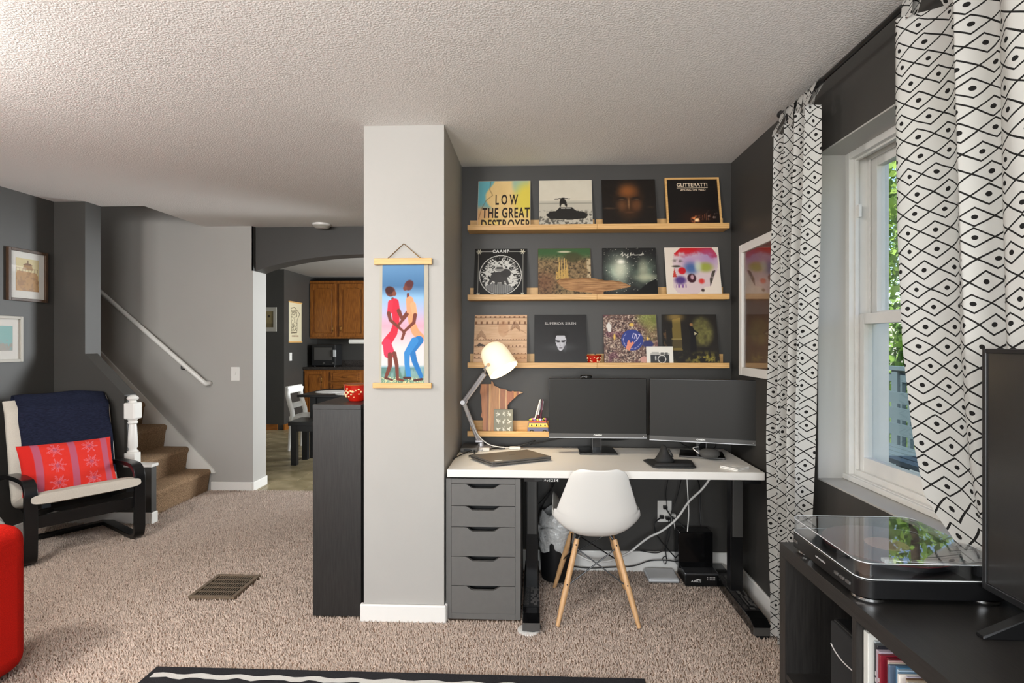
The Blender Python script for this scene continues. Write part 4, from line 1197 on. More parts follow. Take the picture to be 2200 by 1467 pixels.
# 12 dark ornate hall
p = Pic(NP, NP, (30, 27, 24)); n = fbm(p.u, p.v, 18, 111)
p.put(p.poly([(.16, .3), (.34, .3), (.33, .94), (.18, .90)]), (112, 96, 50)); p.put(p.ell(.24, .95, .14, .08, .8) * .7, (170, 140, 74))
p.put(p.rect(.15, .34, .51, .53), (140, 124, 76)); p.put(p.rect(.15, .34, .34, .50) * .7, (66, 56, 40))
p.put(p.ell(.72, .66, .20, .28, .3) * (.3 + .9 * n) * (p.v > .35), (112, 108, 60)); p.put(p.poly([(.48, .26), (.50, .60), (.47, .8), (.53, .82), (.58, .7), (.66, .64), (.60, .58), (.60, .26)]), (18, 17, 20))
p.put(p.ell(.53, .80, .03, .03, .4), (150, 110, 70)); p.put(p.poly([(.57, .66), (.63, .62), (.58, .60)]), (196, 186, 150))
p.put(p.ell(.75, .10, .26, .14, .7) * sm(n, .4, .65), (150, 138, 56)); p.put(p.ell(.35, .12, .3, .12, .8) * sm(n, .5, .7) * .6, (96, 90, 50))
p.put(p.rect(0, .05, .3, .7) * sm(n, .4, .6) * .7, (110, 80, 50))
cover(0.912, 2, .318, 'dark golden record sleeve with figure in ornate hall', p, edge=(30, 26, 22))

# camera card
p = Pic(60, 44, (226, 222, 212))
p.put(p.rect(.15, .86, .16, .56), (46, 48, 50)); p.put(p.rect(.14, .87, .56, .66) + p.rect(.15, .86, .12, .16), (176, 174, 168)); p.put(p.rect(.20, .46, .66, .73) + p.rect(.54, .64, .66, .70), (180, 178, 172))
p.put(p.rect(.54, .66, .58, .70) + p.rect(.69, .80, .58, .70), (96, 94, 92))
dd = np.hypot((p.u - .58) * 1.0, (p.v - .36) * .74)
p.put((dd < .155).astype(float), (214, 212, 206)); p.put((dd < .130).astype(float), (44, 44, 46)); p.put((dd < .05).astype(float), (26, 26, 28))
p.put(p.ell(.34, .42, .03, .04, .1) + p.seg((.34, .3), (.34, .5), .02) + p.ell(.43, .36, .025, .03, .1), (190, 188, 184))
cd = thing('camera_card', 'small white card printed with an old camera', 'card', (0.725, 3.2495, ZL[2] + 0.0105)); cd.rotation_euler = (-0.18, 0, 0)
B(-.077, .077, 0, .002, 0, .116).build('card', M_paper, cd, world=False)
print_mesh(p, flat_y(-.076, .076, .001, .115, -0.0004), 'card_print', M_print, cd)

# red tea cup and big bowl
def bowl(name, label, loc, r, h, seed, cat):
    t = thing(name, label, cat, loc)
    pf = [(0.0, 0.0), (r * .60, 0.0), (r * .64, h * .06), (r * .82, h * .30), (r * .96, h * .62), (r * .97, h * .85), (r * 1.0, h * .97), (r * 1.02, h), (r * .95, h), (r * .92, h * .86), (r * .9, h * .6), (r * .76, h * .3), (r * .5, h * .1), (0, h * .08)]
    b = MB().lathe(pf, 40).build('body', M_redglaze, t, smooth=40, world=False)
    rr = np.random.default_rng(seed)
    for k in range(26):
        a = rr.uniform(3.3, 6.1); q = rr.uniform(.25, .78)
        rad = np.interp(q, [0, .06, .3, .62, .85, 1], [r * .6, r * .64, r * .82, r * .96, r * .97, r])
        s_ = rr.uniform(.05, .12) * r
        m_ = MB().sphere((rad * math.cos(a), rad * math.sin(a), h * q), (s_, s_, s_ * rr.uniform(.5, 1.3)), 8, 5)
        m_.build('painted_flower', M_gilt, t, world=False, smooth=True)
    MB().lathe([(r * 1.003, h * .93), (r * 1.022, h * .96), (r * 1.022, h * .99), (r * 1.0, h * .99)], 40).build('rim_band', mat('gilt_rim', S(150, 90, 40), .3), t, world=False, smooth=40)
bowl('tea_cup', 'small red painted cup on the third ledge row', (0.345, 3.292, ZL[2] + 0.0105), .048, .066, 1, 'cup')
bowl('red_bowl', 'red flower painted bowl on the black cabinet', (-0.948, 2.905, 1.0645), .066, .090, 2, 'bowl')

# driftwood on the second ledge
mb = MB(); vv = []; NX = 34; NA = 16
for i in range(NX + 1):
    t_ = i / NX
    x = 0.128 + 0.455 * t_
    top = np.interp(t_, [0, .04, .12, .3, .5, .7, .9, 1], [.100, .110, .116, .120, .114, .104, .090, .066])
    bot = np.interp(t_, [0, .05, .1, .2, .3, 1], [.092, .070, .045, .008, .0, .0])
    th = np.interp(t_, [0, .1, .5, 1], [.018, .028, .032, .018])
    for k in range(NA):
        a = 2 * math.pi * k / NA
        w1 = 1 + 0.06 * math.sin(9 * t_ + 3 * a) + 0.03 * math.sin(31 * t_ + 7 * a)
        vv.append((x, 3.283 + th * math.cos(a) * w1 * .62, ZL[1] + .0108 + max((top + bot) / 2 + (top - bot) / 2 * math.copysign(abs(math.sin(a)) ** .6, math.sin(a)) + .004 * math.sin(17 * t_ + 4 * a) * (1 if math.sin(a) > 0 else 0), 0.0)))
mb.add(vv, [(i * NA + k, i * NA + (k + 1) % NA, (i + 1) * NA + (k + 1) % NA, (i + 1) * NA + k) for i in range(NX) for k in range(NA)] + [tuple(range(NA)), tuple(range(NX * NA, NX * NA + NA))])
tag(mb.build('driftwood', M_drift, smooth=50), 'weathered driftwood plank lying across the second ledge row', 'driftwood')

# state shaped striped cutting board
out = [(.036, 0.0), (.036, .105), (.022, .12), (.030, .15), (.026, .20), (.024, .255), (.014, .29), (.018, .34), (.018, .352), (.095, .352), (.095, .372), (.106, .368), (.116, .34), (.138, .333), (.152, .322), (.186, .318), (.204, .312), (.212, .302), (.240, .298), (.252, .304), (.262, .298), (.292, .300), (.325, .292), (.290, .276), (.262, .250), (.225, .215), (.214, .200), (.212, .0)]
sc_b = .83
cb = thing('cutting_board', 'striped wooden state shaped cutting board on the lowest ledge', 'cutting board', (-0.343, 3.284, ZL[3] + 0.0115)); cb.rotation_euler = (-0.165, 0, 0)
cuts = [0, .062, .078, .092, .152, .160, .200, .206, .258, .278, .296, .33]
wcols = [(190, 120, 66), (150, 88, 46), (214, 160, 98), (196, 136, 80), (226, 180, 120), (166, 100, 56), (228, 184, 130), (180, 104, 58), (216, 146, 70), (158, 88, 48), (206, 160, 110)]
def clip(poly, x, keep_right):
    o = []
    for i in range(len(poly)):
        a, b = poly[i], poly[(i + 1) % len(poly)]
        ia = (a[0] >= x) == keep_right; ib = (b[0] >= x) == keep_right
        if ia: o.append(a)
        if ia != ib:
            t_ = (x - a[0]) / (b[0] - a[0]); o.append((x, a[1] + t_ * (b[1] - a[1])))
    return o
for i in range(len(cuts) - 1):
    pg = clip(clip(out, cuts[i], True), cuts[i + 1], False)
    if len(pg) < 3: continue
    pg = [(a * sc_b, b * sc_b) for a, b in pg]
    mw = mat('board_strip', S(*wcols[i]), 0.45, noise=(6, .25), stretch=(20, 20, 2))
    MB().prism(pg, 'y', -0.009, 0.009).build('plank', mw, cb, world=False)
nb = thing('notebook', 'green notebook with white botanical drawings on the ledge', 'notebook', (-0.188, 3.2575, ZL[3] + 0.0105)); nb.rotation_euler = (-0.10, 0, 0)
p = Pic(50, 58, (112, 106, 78)); rr = np.random.default_rng(5)
for gy in (.2, .52, .82):
    for gx in (.22, .52, .82):
        for k in range(7):
            a = rr.uniform(0, 6.28); L = rr.uniform(.05, .13)
            p.put(p.seg((gx, gy), (gx + L * math.cos(a), gy + L * math.sin(a)), .014, .01), (218, 214, 196))
B(-.056, .056, 0, .008, 0, .146).build('cover', mat('notebook_green', S(112, 106, 78), .7), nb, world=False, bevel=.001)
print_mesh(p, flat_y(-.055, .055, .001, .145, -0.0004), 'cover_print', M_print, nb)

# pen holder shaped like a painted van, with pens
ph = thing('pen_holder', 'colourful painted van shaped pen holder on the ledge', 'pen holder', (0.015, 3.285, ZL[3] + 0.0105))
side = [(-.062, .010), (-.055, .004), (.058, .004), (.066, .012), (.063, .035), (.052, .072), (.044, .078), (-.046, .078), (-.052, .070), (-.060, .040)]
MB().prism(side, 'y', -.022, .022).build('van_body', mat('van_blue', S(104, 108, 140), .5), ph, world=False, bevel=.004)
MB().prism([(-.056, .042), (.062, .042), (.054, .066), (-.050, .066)], 'y', -.0228, .0228).build('yellow_band', mat('van_yellow', S(238, 186, 60), .5), ph, world=False)
MB().box(-.050, .050, -.0235, .0235, .069, .078).build('red_roof_band', mat('van_red', S(196, 84, 60), .5), ph, world=False, bevel=.002)
for x in (-.036, -.008, .018, .042):
    MB().box(x - .010, x + .010, -.0236, -.0222, .046, .063).build('window', mat('van_window', S(250, 214, 110), .4), ph, world=False, bevel=.003)
    MB().sphere((x, -.0236, .053), (.004, .001, .006), 8, 6).build('painted_passenger', M_lettd, ph, world=False)
rr = np.random.default_rng(9)
for k in range(13):
    c_ = [(150, 160, 60), (210, 200, 90), (196, 110, 150), (236, 226, 230), (120, 90, 150)][k % 5]
    MB().sphere((-.046 + k * .0076, rr.uniform(-.016, .006), .080 + rr.uniform(0, .006)), (.008, .009, .008), 8, 6).build('roof_flower', mat('flower', S(*c_), .6), ph, world=False, smooth=True)
for x in (-.036, .040):
    w_ = MB().cyl((x, -.024, .014), (x, .024, .014), .014, n=20).build('wheel', M_black, ph, world=False)
    MB().cyl((x, -.0248, .014), (x, -.0238, .014), .006, n=14).build('hubcap', M_lettc, w_, world=False)
def pen(label, x, y, tx, col, grip):
    t = thing('pen', label, 'pen', (0.015 + x, 3.285 + y, ZL[3] + 0.05), group='pens in the van holder')
    a = Vector((0, 0, 0)); b = Vector((tx * 1.2, 0, .165)); d = (b - a)
    MB().cyl(a, a + d * .45, .0042, .005, 12).build('grip', mat('pen_grip', S(*grip), .5), t, world=False, smooth=40)
    MB().tube([a + d * .45, a + d * .9, a + d * 1.0], [.005, .0048, .0025], 12).build('barrel', mat('pen_barrel', S(*col), .35), t, world=False, smooth=40)
    MB().tube([a + d * .62 + Vector((.006, -.004, 0)), a + d * .93 + Vector((.006, -.004, 0))], .0013, 6).build('clip', M_steel, t, world=False)
pen('cream ballpoint pen leaning right in the van holder', -.030, -.006, .038, (232, 226, 216), (226, 214, 200))
pen('maroon gripped pen between two other pens', -.008, .0, .020, (226, 224, 226), (112, 40, 56))
pen('slim maroon pen with steel clip at the right', .012, .004, .014, (96, 46, 60), (108, 50, 72))
# ------------------------------------------------------------------ framed picture on the window wall
fp = thing('framed_picture', 'white framed brown picture behind the left curtain', 'picture', (RXW - 0.02, 2.89, 1.19))
FY0, FY1, FZ0, FZ1 = 2.63, 3.15, 1.192, 1.912
xa, xb = RXW - 0.028, RXW - 0.002
ring(MB(), xa, xb, FY0, FY1, FZ0, FZ1, 0.045).build('frame', M_white, fp, bevel=0.002)
p = Pic(60, 90, (96, 62, 40)); n = fbm(p.u, p.v, 6, 201)
p.put(sm(p.v, .7, 1.0), (120, 44, 22)); p.put(p.ell(.5, .8, .3, .14, .7) * .6 * n, (176, 130, 90)); p.put(p.ell(.45, .66, .35, .08, .6) * .7, (196, 160, 130))
p.put(p.rect(0, 1, .0, .28) * .5, (128, 96, 62)); p.put(.35 * n, (70, 42, 28))
print_mesh(p, lambda u, v: (xb - 0.012 - fp.location.x + 0 * u, FY1 - .045 - (FY1 - FY0 - .09) * u - fp.location.y, FZ0 + .045 + (FZ1 - FZ0 - .09) * v - fp.location.z), 'print', M_print, fp)
B(xa + 0.010, xa + 0.012, FY0 + .04, FY1 - .04, FZ0 + .04, FZ1 - .04).build('glass_pane', M_picglass, fp)

# ------------------------------------------------------------------ curtain rod and curtains
RZ, RXX = 2.362, 1.08
cr = thing('curtain_rod', 'thin black curtain rod under the ceiling', 'curtain rod', (RXX, 1.6, RZ))
MB().cyl((RXX, 2.44, RZ), (RXX, 0.55, RZ), 0.0095, n=14).build('rod', M_blacksat, cr, smooth=40)
MB().tube(catmull([(RXX, 2.44, RZ), (RXX - .004, 2.462, RZ + .004), (RXX - 0.008, 2.475, RZ + 0.012)], 3), 0.016, 12).build('finial', M_black, cr, smooth=True)
for y in (2.40, 0.75):
    MB().box(RXX - 0.014, RXX + 0.014, y - 0.009, y + 0.009, RZ - 0.045, RZ + 0.012).build('bracket', M_blacksat, cr, bevel=0.003)
    MB().box(RXX, RXW - 0.001, y - 0.007, y + 0.007, RZ - 0.045, RZ - 0.030).build('bracket_arm', M_blacksat, cr)

def curtain(name, label, far, near, xm, amp, folds, zt, width, phase, tabs, seed, xlow=None):
    """far/near: lists of (z, y) for both side edges; xm(z) the mean plane"""
    t = thing(name, label, 'curtain', (xm(1.2), 0.5 * (far[0][1] + near[0][1]), 0.02), group='diamond print curtains')
    NU, NV = 150, 60
    zz = np.linspace(0.03, zt, NV)
    fy = np.interp(zz, [q[0] for q in far], [q[1] for q in far]); ny = np.interp(zz, [q[0] for q in near], [q[1] for q in near])
    s_ = np.linspace(0, 1, NU)
    sg, zg = np.meshgrid(s_, zz)
    r = np.random.default_rng(seed)
    am = np.array([amp(z) for z in zz])[:, None]
    warp = sg + 0.030 * np.sin(2 * np.pi * (sg * 2.3 + r.random())) + 0.012 * np.sin(zg * 2.1 + sg * 5)
    w1 = np.sin(2 * np.pi * folds * warp + phase + 0.25 * np.sin(zg * 1.7))
    w2 = np.sin(2 * np.pi * (folds * 1.9) * warp + 1.3 + zg * .6)
    Xg = np.array([xm(z) for z in zz])[:, None] + am * (0.78 * w1 + 0.22 * w2)
    Yg = fy[:, None] + (ny - fy)[:, None] * sg + 0.30 * am * np.cos(2 * np.pi * folds * warp + phase)
    top_dip = 0.012 * (1 + w1) * (zg > zt - 0.05)
    Zg = zg - top_dip * ((zg - (zt - 0.05)) / 0.05)
    if xlow is not None:
        k = sm(zg, xlow[0], xlow[0] + 0.10)
        Xg = Xg * k + (xlow[1] + 0.006 * w1) * (1 - k)
    Xg = np.minimum(Xg, RXW - 0.004)
    co = np.stack([Xg, Yg, Zg], -1).reshape(-1, 3) - np.array(t.location)
    i = np.arange(NU * NV).reshape(NV, NU)
    q = np.stack([i[:-1, :-1], i[:-1, 1:], i[1:, 1:], i[1:, :-1]], -1).reshape(-1, 4)
    me = raw_mesh('panel', co, q)
    uv = me.uv_layers.new(name='UVMap')
    li = np.zeros(len(me.loops), np.int32); me.loops.foreach_get('vertex_index', li)
    r_ = int(NV * .6)
    arc = np.concatenate([[0], np.cumsum(np.hypot(np.diff(Xg[r_]), np.diff(Yg[r_])))])
    uvv = np.stack([np.tile(arc, NV), np.repeat(zz, NU)], -1)
    uv.data.foreach_set('uv', uvv[li].astype(np.float32).ravel())
    finish(me, 'panel', M_curtain, t, smooth=True)
    # tabs over the rod
    for k in range(tabs):
        sk_ = (k + 0.5) / tabs if tabs > 1 else .5
        j = int(sk_ * (NU - 1)); px, py, pz = Xg[-1, j], Yg[-1, j], Zg[-1, j]
        pts = []
        for q_ in np.linspace(0, 1, 7): pts.append((px - 0.004 + (RXX - 0.013 - px) * q_, pz - 0.01 + (RZ - pz + 0.01) * q_))
        for a in np.linspace(180, 0, 7): pts.append((RXX + 0.013 * math.cos(math.radians(a)), RZ + 0.013 * math.sin(math.radians(a))))
        for q_ in np.linspace(0, 1, 5)[1:]: pts.append((RXX + 0.013 + (px + 0.010 - RXX - 0.013) * q_, RZ - (RZ - pz + 0.01) * q_))
        ry = min(max(py, fy[-1] * 0 + ny[-1] - 0.0), 2.395)
        hw_ = 0.024
        v = []
        for a_, (x_, z_) in enumerate(pts):
            yy = py if a_ < 3 or a_ > len(pts) - 3 else 0.5 * (py + ry)
            v += [(x_, yy - hw_, z_), (x_, yy + hw_, z_)]
        mt = MB().add(v, [(2 * a_, 2 * a_ + 1, 2 * a_ + 3, 2 * a_ + 2) for a_ in range(len(pts) - 1)])
        o = mt.build('tab', M_curtain, t, smooth=True, recalc=False)
        uv = o.data.uv_layers.new(name='UVMap')
        for lp_ in o.data.loops:
            vi = lp_.vertex_index
            uv.data[lp_.index].uv = (sk_ * width + (0.048 if vi % 2 else 0.0), zt + (vi // 2) * 0.014)
    return t
curtain('curtain', 'black and white diamond print curtain left of window',
        [(0.03, 2.60), (0.25, 2.56), (0.5, 2.555), (0.9, 2.55), (1.35, 2.525), (1.86, 2.50), (2.29, 2.485)],
        [(0.03, 2.36), (0.35, 2.28), (0.7, 2.243), (1.25, 2.207), (1.6, 2.178), (1.96, 2.144), (2.29, 2.125)],
        lambda z: float(np.interp(z, [0, .3, .7, 1.3, 2.3], [1.10, 1.085, 1.075, 1.07, 1.065])),
        lambda z: float(np.interp(z, [0, .3, 1, 2.3], [.022, .030, .040, .036])), 3.6, 2.285, 0.98, 2.6, 6, 3)
curtain('curtain', 'black and white diamond print curtain behind the television',
        [(0.03, 1.42), (0.86, 1.42), (0.90, 1.49), (0.96, 1.555), (1.09, 1.593), (1.36, 1.635), (1.7, 1.655), (2.06, 1.665), (2.33, 1.665)],
        [(0.03, 0.72), (0.9, 0.78), (2.33, 0.80)],
        lambda z: 1.085,
        lambda z: float(np.interp(z, [0, .8, 1.2, 2.3], [.02, .035, .040, .038])), 4.6, 2.315, 1.45, -1.9, 9, 8, xlow=(0.72, 1.146))

# ------------------------------------------------------------------ cube shelf unit with record player and television
KX0, KX1, KY0, KY1, KZ = 0.735, 1.125, 0.23, 1.70, 0.775
kx = thing('cube_shelf', 'black wood cube shelf under the television', 'shelf unit', (0.93, 0.965, 0.0))
B(KX0, KX1, KY0, KY1, KZ - 0.038, KZ).build('top_panel', M_blackwood_y, kx, bevel=0.001)
B(KX0, KX1, KY0, KY1, 0.012, 0.050).build('bottom_panel', M_blackwood_y, kx)
B(KX0, KX1, KY1 - 0.038, KY1, 0.050, KZ - 0.038).build('end_panel', M_blackwood, kx)
B(KX0, KX1, KY0, KY0 + 0.038, 0.050, KZ - 0.038).build('end_panel', M_blackwood, kx)
B(KX0 + .002, KX1, KY0 + .038, KY1 - .038, 0.386, 0.402).build('middle_shelf', M_blackwood_y, kx)
for k in range(1, 4):
    y = KY1 - 0.038 - k * 0.3487
    B(KX0 + .002, KX1, y - 0.008, y + 0.008, 0.050, 0.386).build('divider', M_blackwood, kx)
    B(KX0 + .002, KX1, y - 0.008, y + 0.008, 0.402, KZ - 0.038).build('divider', M_blackwood, kx)
spk = thing('bookshelf_speaker', 'black speaker with silver arc line in the cube shelf', 'speaker', (0.90, 1.405, 0.403))
MB().box(0.765, 1.02, 1.334, 1.458, 0.403, 0.668).build('cabinet', M_black, spk, bevel=0.006)
MB().box(0.757, 0.767, 1.337, 1.455, 0.407, 0.664).build('grille', mat('speaker_grille', S(20, 20, 21), .95), spk, bevel=0.004)
MB().tube(catmull([(0.7555, 1.450, 0.607), (0.7555, 1.430, 0.597), (0.7555, 1.395, 0.591), (0.7555, 1.342, 0.594)][::-1], 6), 0.0016, 6).build('silver_arc', M_lettg, spk, smooth=True)
# records standing on edge, next to the divider
recs = [('white', (214, 214, 208), .018, .314), ('grey edged', (150, 156, 160), .008, .300), ('black', (30, 32, 38), .014, .298), ('lilac', (176, 160, 172), .014, .292), ('wine red', (122, 28, 42), .009, .290), ('dark red', (104, 24, 36), .010, .288), ('pink', (196, 160, 156), .007, .287), ('cream', (206, 196, 180), .006, .286),
        ('slate', (84, 98, 116), .008, .286), ('blue', (74, 116, 148), .010, .287), ('pale blue', (160, 184, 204), .009, .286), ('steel blue', (96, 130, 158), .006, .285), ('ivory', (220, 214, 206), .007, .285), ('lavender', (184, 176, 190), .006, .285), ('brown', (112, 86, 66), .007, .284), ('sand', (176, 160, 138), .008, .284), ('silver', (176, 184, 192), .010, .284), ('teal', (70, 110, 124), .008, .284), ('off white', (214, 208, 200), .009, .284), ('navy', (46, 56, 84), .007, .284), ('rust', (150, 84, 60), .008, .284)]
y = KY1 - 0.038 - 0.3487 - 0.0095
for i, (cn, c_, th, h_) in enumerate(recs):
    t = thing('record', ('%s spined record standing in the shelf, %s' % (cn, 'touching the divider' if i == 0 else 'after the %s one' % recs[i - 1][0])), 'record', (0.91, y - th / 2, 0.403), group='records standing in the cube shelf')
    x0 = 0.752 + 0.004 * ((i * 7) % 4)
    MB().box(x0, x0 + 0.31, y - th, y - 0.0006, 0.403, 0.403 + h_).build('sleeve', mat('record_sleeve_card', S(*c_), .35, coat=.4), t, bevel=0.0012)
    if i in (2, 4):
        for k in range(9):
            B(x0 - .0006, x0, y - th * .62, y - th * .38, 0.52 + k * 0.014, 0.529 + k * 0.014).build('spine_mark', M_lettg, t)
    y -= th

# record player
tt = thing('turntable', 'black record player with clear lid on the shelf', 'turntable', (0.92, 1.475, KZ))
def rr_poly(x0, x1, y0, y1, r, n=6):
    o = []
    for cx_, cy_, a0 in ((x1 - r, y1 - r, 0), (x0 + r, y1 - r, 90), (x0 + r, y0 + r, 180), (x1 - r, y0 + r, 270)):
        for k in range(n + 1):
            a = math.radians(a0 + 90 * k / n); o.append((cx_ + r * math.cos(a), cy_ + r * math.sin(a)))
    return o
TX0_, TX1_, TY0_, TY1_ = 0.742, 1.085, 1.298, 1.652
MB().prism(rr_poly(TX0_, TX1_, TY0_, TY1_, .035), 'z', KZ + 0.014, KZ + 0.056).build('plinth', M_blacksat, tt, bevel=0.002, smooth=35)
for fx, fy_ in ((TX0_ + .042, TY0_ + .042), (TX0_ + .042, TY1_ - .042), (TX1_ - .042, TY0_ + .042), (TX1_ - .042, TY1_ - .042)):
    f_ = MB().cyl((fx, fy_, KZ + 0.0005), (fx, fy_, KZ + 0.014), 0.034, n=28).build('foot', M_black, tt, smooth=40)
    MB().lathe([(0.0345, 0.002), (0.0365, 0.004), (0.0365, 0.010), (0.0345, 0.012)], 28, (fx, fy_, KZ)).build('chrome_ring', M_chrome, f_, smooth=40)
plx, ply = 0.925, 1.500
MB().cyl((plx, ply, KZ + 0.056), (plx, ply, KZ + 0.066), 0.148, n=56).build('platter', M_black, tt, smooth=40)
rec = thing('vinyl_record', 'dark red vinyl record lying on the platter', 'record', (plx, ply, KZ + 0.0665))
MB().lathe([(0.004, 0.0), (0.150, 0.0), (0.150, 0.0025), (0.052, 0.0025), (0.004, 0.0025)], 64, (plx, ply, KZ + 0.0668)).build('disc', mat('vinyl', S(96, 44, 48), .2), rec, smooth=40)
MB().lathe([(0.004, 0.0), (0.050, 0.0), (0.050, 0.0006), (0.004, 0.0006)], 40, (plx, ply, KZ + 0.0695)).build('centre_label', mat('centre_label', S(196, 150, 130), .5), rec)
ta = MB(); ta.tube(catmull([(1.045, 1.345, KZ + .078), (0.98, 1.35, KZ + .079), (0.90, 1.362, KZ + .077), (0.860, 1.372, KZ + .075)], 4), 0.0045, 10)
ta.build('tonearm', M_steel, tt, smooth=True)
MB().box(0.838, 0.865, 1.365, 1.382, KZ + .0705, KZ + .080).build('cartridge', M_white, tt, bevel=.002)
MB().cyl((1.045, 1.345, KZ + .056), (1.045, 1.345, KZ + .080), 0.018, n=20).build('tonearm_base', M_black, tt)
MB().box(0.757, 0.780, 1.31, 1.345, KZ + .056, KZ + .064).build('arm_rest', M_black, tt)
for k, yy in enumerate((1.395, 1.370, 1.345)):
    MB().box(TX0_ - .004, TX0_ + .001, yy - .009, yy + .009, KZ + .030, KZ + .037).build('button', M_chin, tt, bevel=.001)
MB().box(TX0_ - .003, TX0_ + .001, 1.60, 1.625, KZ + .030, KZ + .038).build('button', M_chin, tt, bevel=.001)
text('audio-technica', .0085, M_lettg, tt, (TX0_ - .0006 - .92, 1.475 - 1.475, .036), (math.radians(90), 0, math.radians(-90)), fit=.050, name='brand_lettering')
lid = MB()
po = rr_poly(TX0_ + .002, TX1_ - .002, TY0_ + .002, TY1_ - .002, .033); pi_ = rr_poly(TX0_ + .005, TX1_ - .005, TY0_ + .005, TY1_ - .005, .030)
lid.prism(po, 'z', KZ + .0925, KZ + .0955)
n_ = len(po)
v = [(a, b, KZ + .0568) for a, b in po] + [(a, b, KZ + .0925) for a, b in po] + [(a, b, KZ + .0568) for a, b in pi_] + [(a, b, KZ + .0925) for a, b in pi_]
f = []
for i in range(n_):
    j = (i + 1) % n_
    f += [(i, j, n_ + j, n_ + i), (2 * n_ + j, 2 * n_ + i, 3 * n_ + i, 3 * n_ + j), (j, i, 2 * n_ + i, 2 * n_ + j)]
lid.add(v, f)
lo_ = lid.build('dust_cover', M_acrylic, tt, smooth=35)
M_edge = mat('lid_edge_highlight', S(206, 210, 212), 0.15, spec=.8)  # pale tubes put bright highlights along the lid edges as geometry
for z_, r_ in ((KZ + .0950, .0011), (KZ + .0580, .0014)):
    MB().tube([(a, b, z_) for a, b in po] + [(po[0][0], po[0][1], z_)], r_, 6).build('edge_highlight', M_edge, lo_, smooth=True)

# television
tv = thing('television', 'large black flat television at the right edge', 'television', (1.01, 0.80, KZ))
TVX, TVY0, TVY1, TVZ0, TVZ1 = 1.0, 0.32, 1.285, 0.826, 1.362
MB().box(TVX + .006, TVX + .045, TVY0, TVY1, TVZ0, TVZ1).build('housing', M_blacksat, tv, bevel=.004)
ring(MB(), TVX, TVX + .012, TVY0, TVY1, TVZ0, TVZ1, .010, .016).build('bezel', M_black, tv, bevel=.002)
B(TVX + .004, TVX + .0065, TVY0 + .009, TVY1 - .009, TVZ0 + .014, TVZ1 - .009).build('screen', M_tvscreen, tv)
for yy in (1.17, 0.45):
    MB().add([(0.905, yy + .010, KZ + .001), (0.905, yy - .012, KZ + .001), (1.02, yy - .014, KZ + .001), (1.02, yy + .014, KZ + .001),
              (0.906, yy + .008, KZ + .007), (0.906, yy - .010, KZ + .007), (1.02, yy - .012, KZ + .055), (1.02, yy + .012, KZ + .055)],
             [(0, 3, 2, 1), (4, 5, 6, 7), (0, 1, 5, 4), (1, 2, 6, 5), (2, 3, 7, 6), (3, 0, 4, 7)]).build('foot', M_blacksat, tv, bevel=.001)
    MB().add([(1.02, yy - .014, KZ + .001), (1.02, yy + .014, KZ + .001), (1.085, yy + .010, KZ + .001), (1.085, yy - .010, KZ + .001), (1.02, yy - .012, KZ + .055), (1.02, yy + .012, KZ + .055), (1.084, yy + .008, KZ + .008), (1.084, yy - .008, KZ + .008)],
             [(0, 1, 2, 3), (4, 7, 6, 5), (0, 4, 5, 1), (1, 5, 6, 2), (2, 6, 7, 3), (3, 7, 4, 0)]).build('rear_foot', M_blacksat, tv)
# ------------------------------------------------------------------ painted scroll on the pillar
sc_ = thing('painted_scroll', 'hanging painted scroll of two dancing figures on pillar', 'painting', (-0.648, 2.695, 1.15))
PY = 2.690
B(-0.788, -0.503, 2.676, 2.696, 1.753, 1.785).build('top_rod', M_birch, sc_, bevel=.002)
B(-0.795, -0.505, 2.676, 2.696, 1.150, 1.176).build('bottom_rod', M_birch, sc_, bevel=.002)
MB().add([(-0.766, PY, 1.165), (-0.521, PY, 1.165), (-0.524, PY, 1.765), (-0.762, PY, 1.765), (-0.766, PY + .002, 1.165), (-0.521, PY + .002, 1.165), (-0.524, PY + .002, 1.765), (-0.762, PY + .002, 1.765)],
         [(0, 1, 2, 3), (7, 6, 5, 4), (0, 4, 5, 1), (1, 5, 6, 2), (2, 6, 7, 3), (3, 7, 4, 0)]).build('cloth', mat('raw_cloth', S(176, 170, 156), .9, bump=(300, .3, .002)), sc_)
p = Pic(110, 260, (90, 130, 180)); n = fbm(p.u, p.v, 8, 301)
def colr(v_, stops):
    z = np.array([s[0] for s in stops]); c = np.array([s[1] for s in stops], float)
    return np.stack([np.interp(v_, z, c[:, i]) for i in range(3)], -1) / 255.0
p.c = colr(p.v, [(0, (120, 150, 130)), (.13, (130, 165, 175)), (.15, (206, 206, 206)), (.3, (226, 204, 204)), (.48, (214, 160, 176)), (.6, (178, 176, 206)), (.72, (140, 180, 214)), (.82, (70, 110, 150)), (1.0, (96, 138, 178))])
p.put((p.v < .13) * sm(n, .4, .6) * .6, (64, 104, 90)); p.put((p.v < .05) * sm(vn(p.u, p.v, 60, 311, 120), .5, .8), (206, 206, 160))
asp = 0.60 / 0.205
def L(pts, r, c):
    u0, v0 = p.u, p.v
    m = 0
    for (a, b) in zip(pts[:-1], pts[1:]):
        ax_, ay = a[0], a[1] * asp; bx, by = b[0], b[1] * asp
        dx, dy = bx - ax_, by - ay
        t_ = np.clip(((p.u - ax_) * dx + (p.v * asp - ay) * dy) / (dx * dx + dy * dy + 1e-9), 0, 1)
        ra = a[2] if len(a) > 2 else r; rb = b[2] if len(b) > 2 else r
        d_ = np.hypot(p.u - ax_ - t_ * dx, p.v * asp - ay - t_ * dy) - (ra + (rb - ra) * t_)
        m = np.maximum(m, 1 - sm(d_, -.006, .006))
    p.put(m, c)
SK = (112, 60, 50)
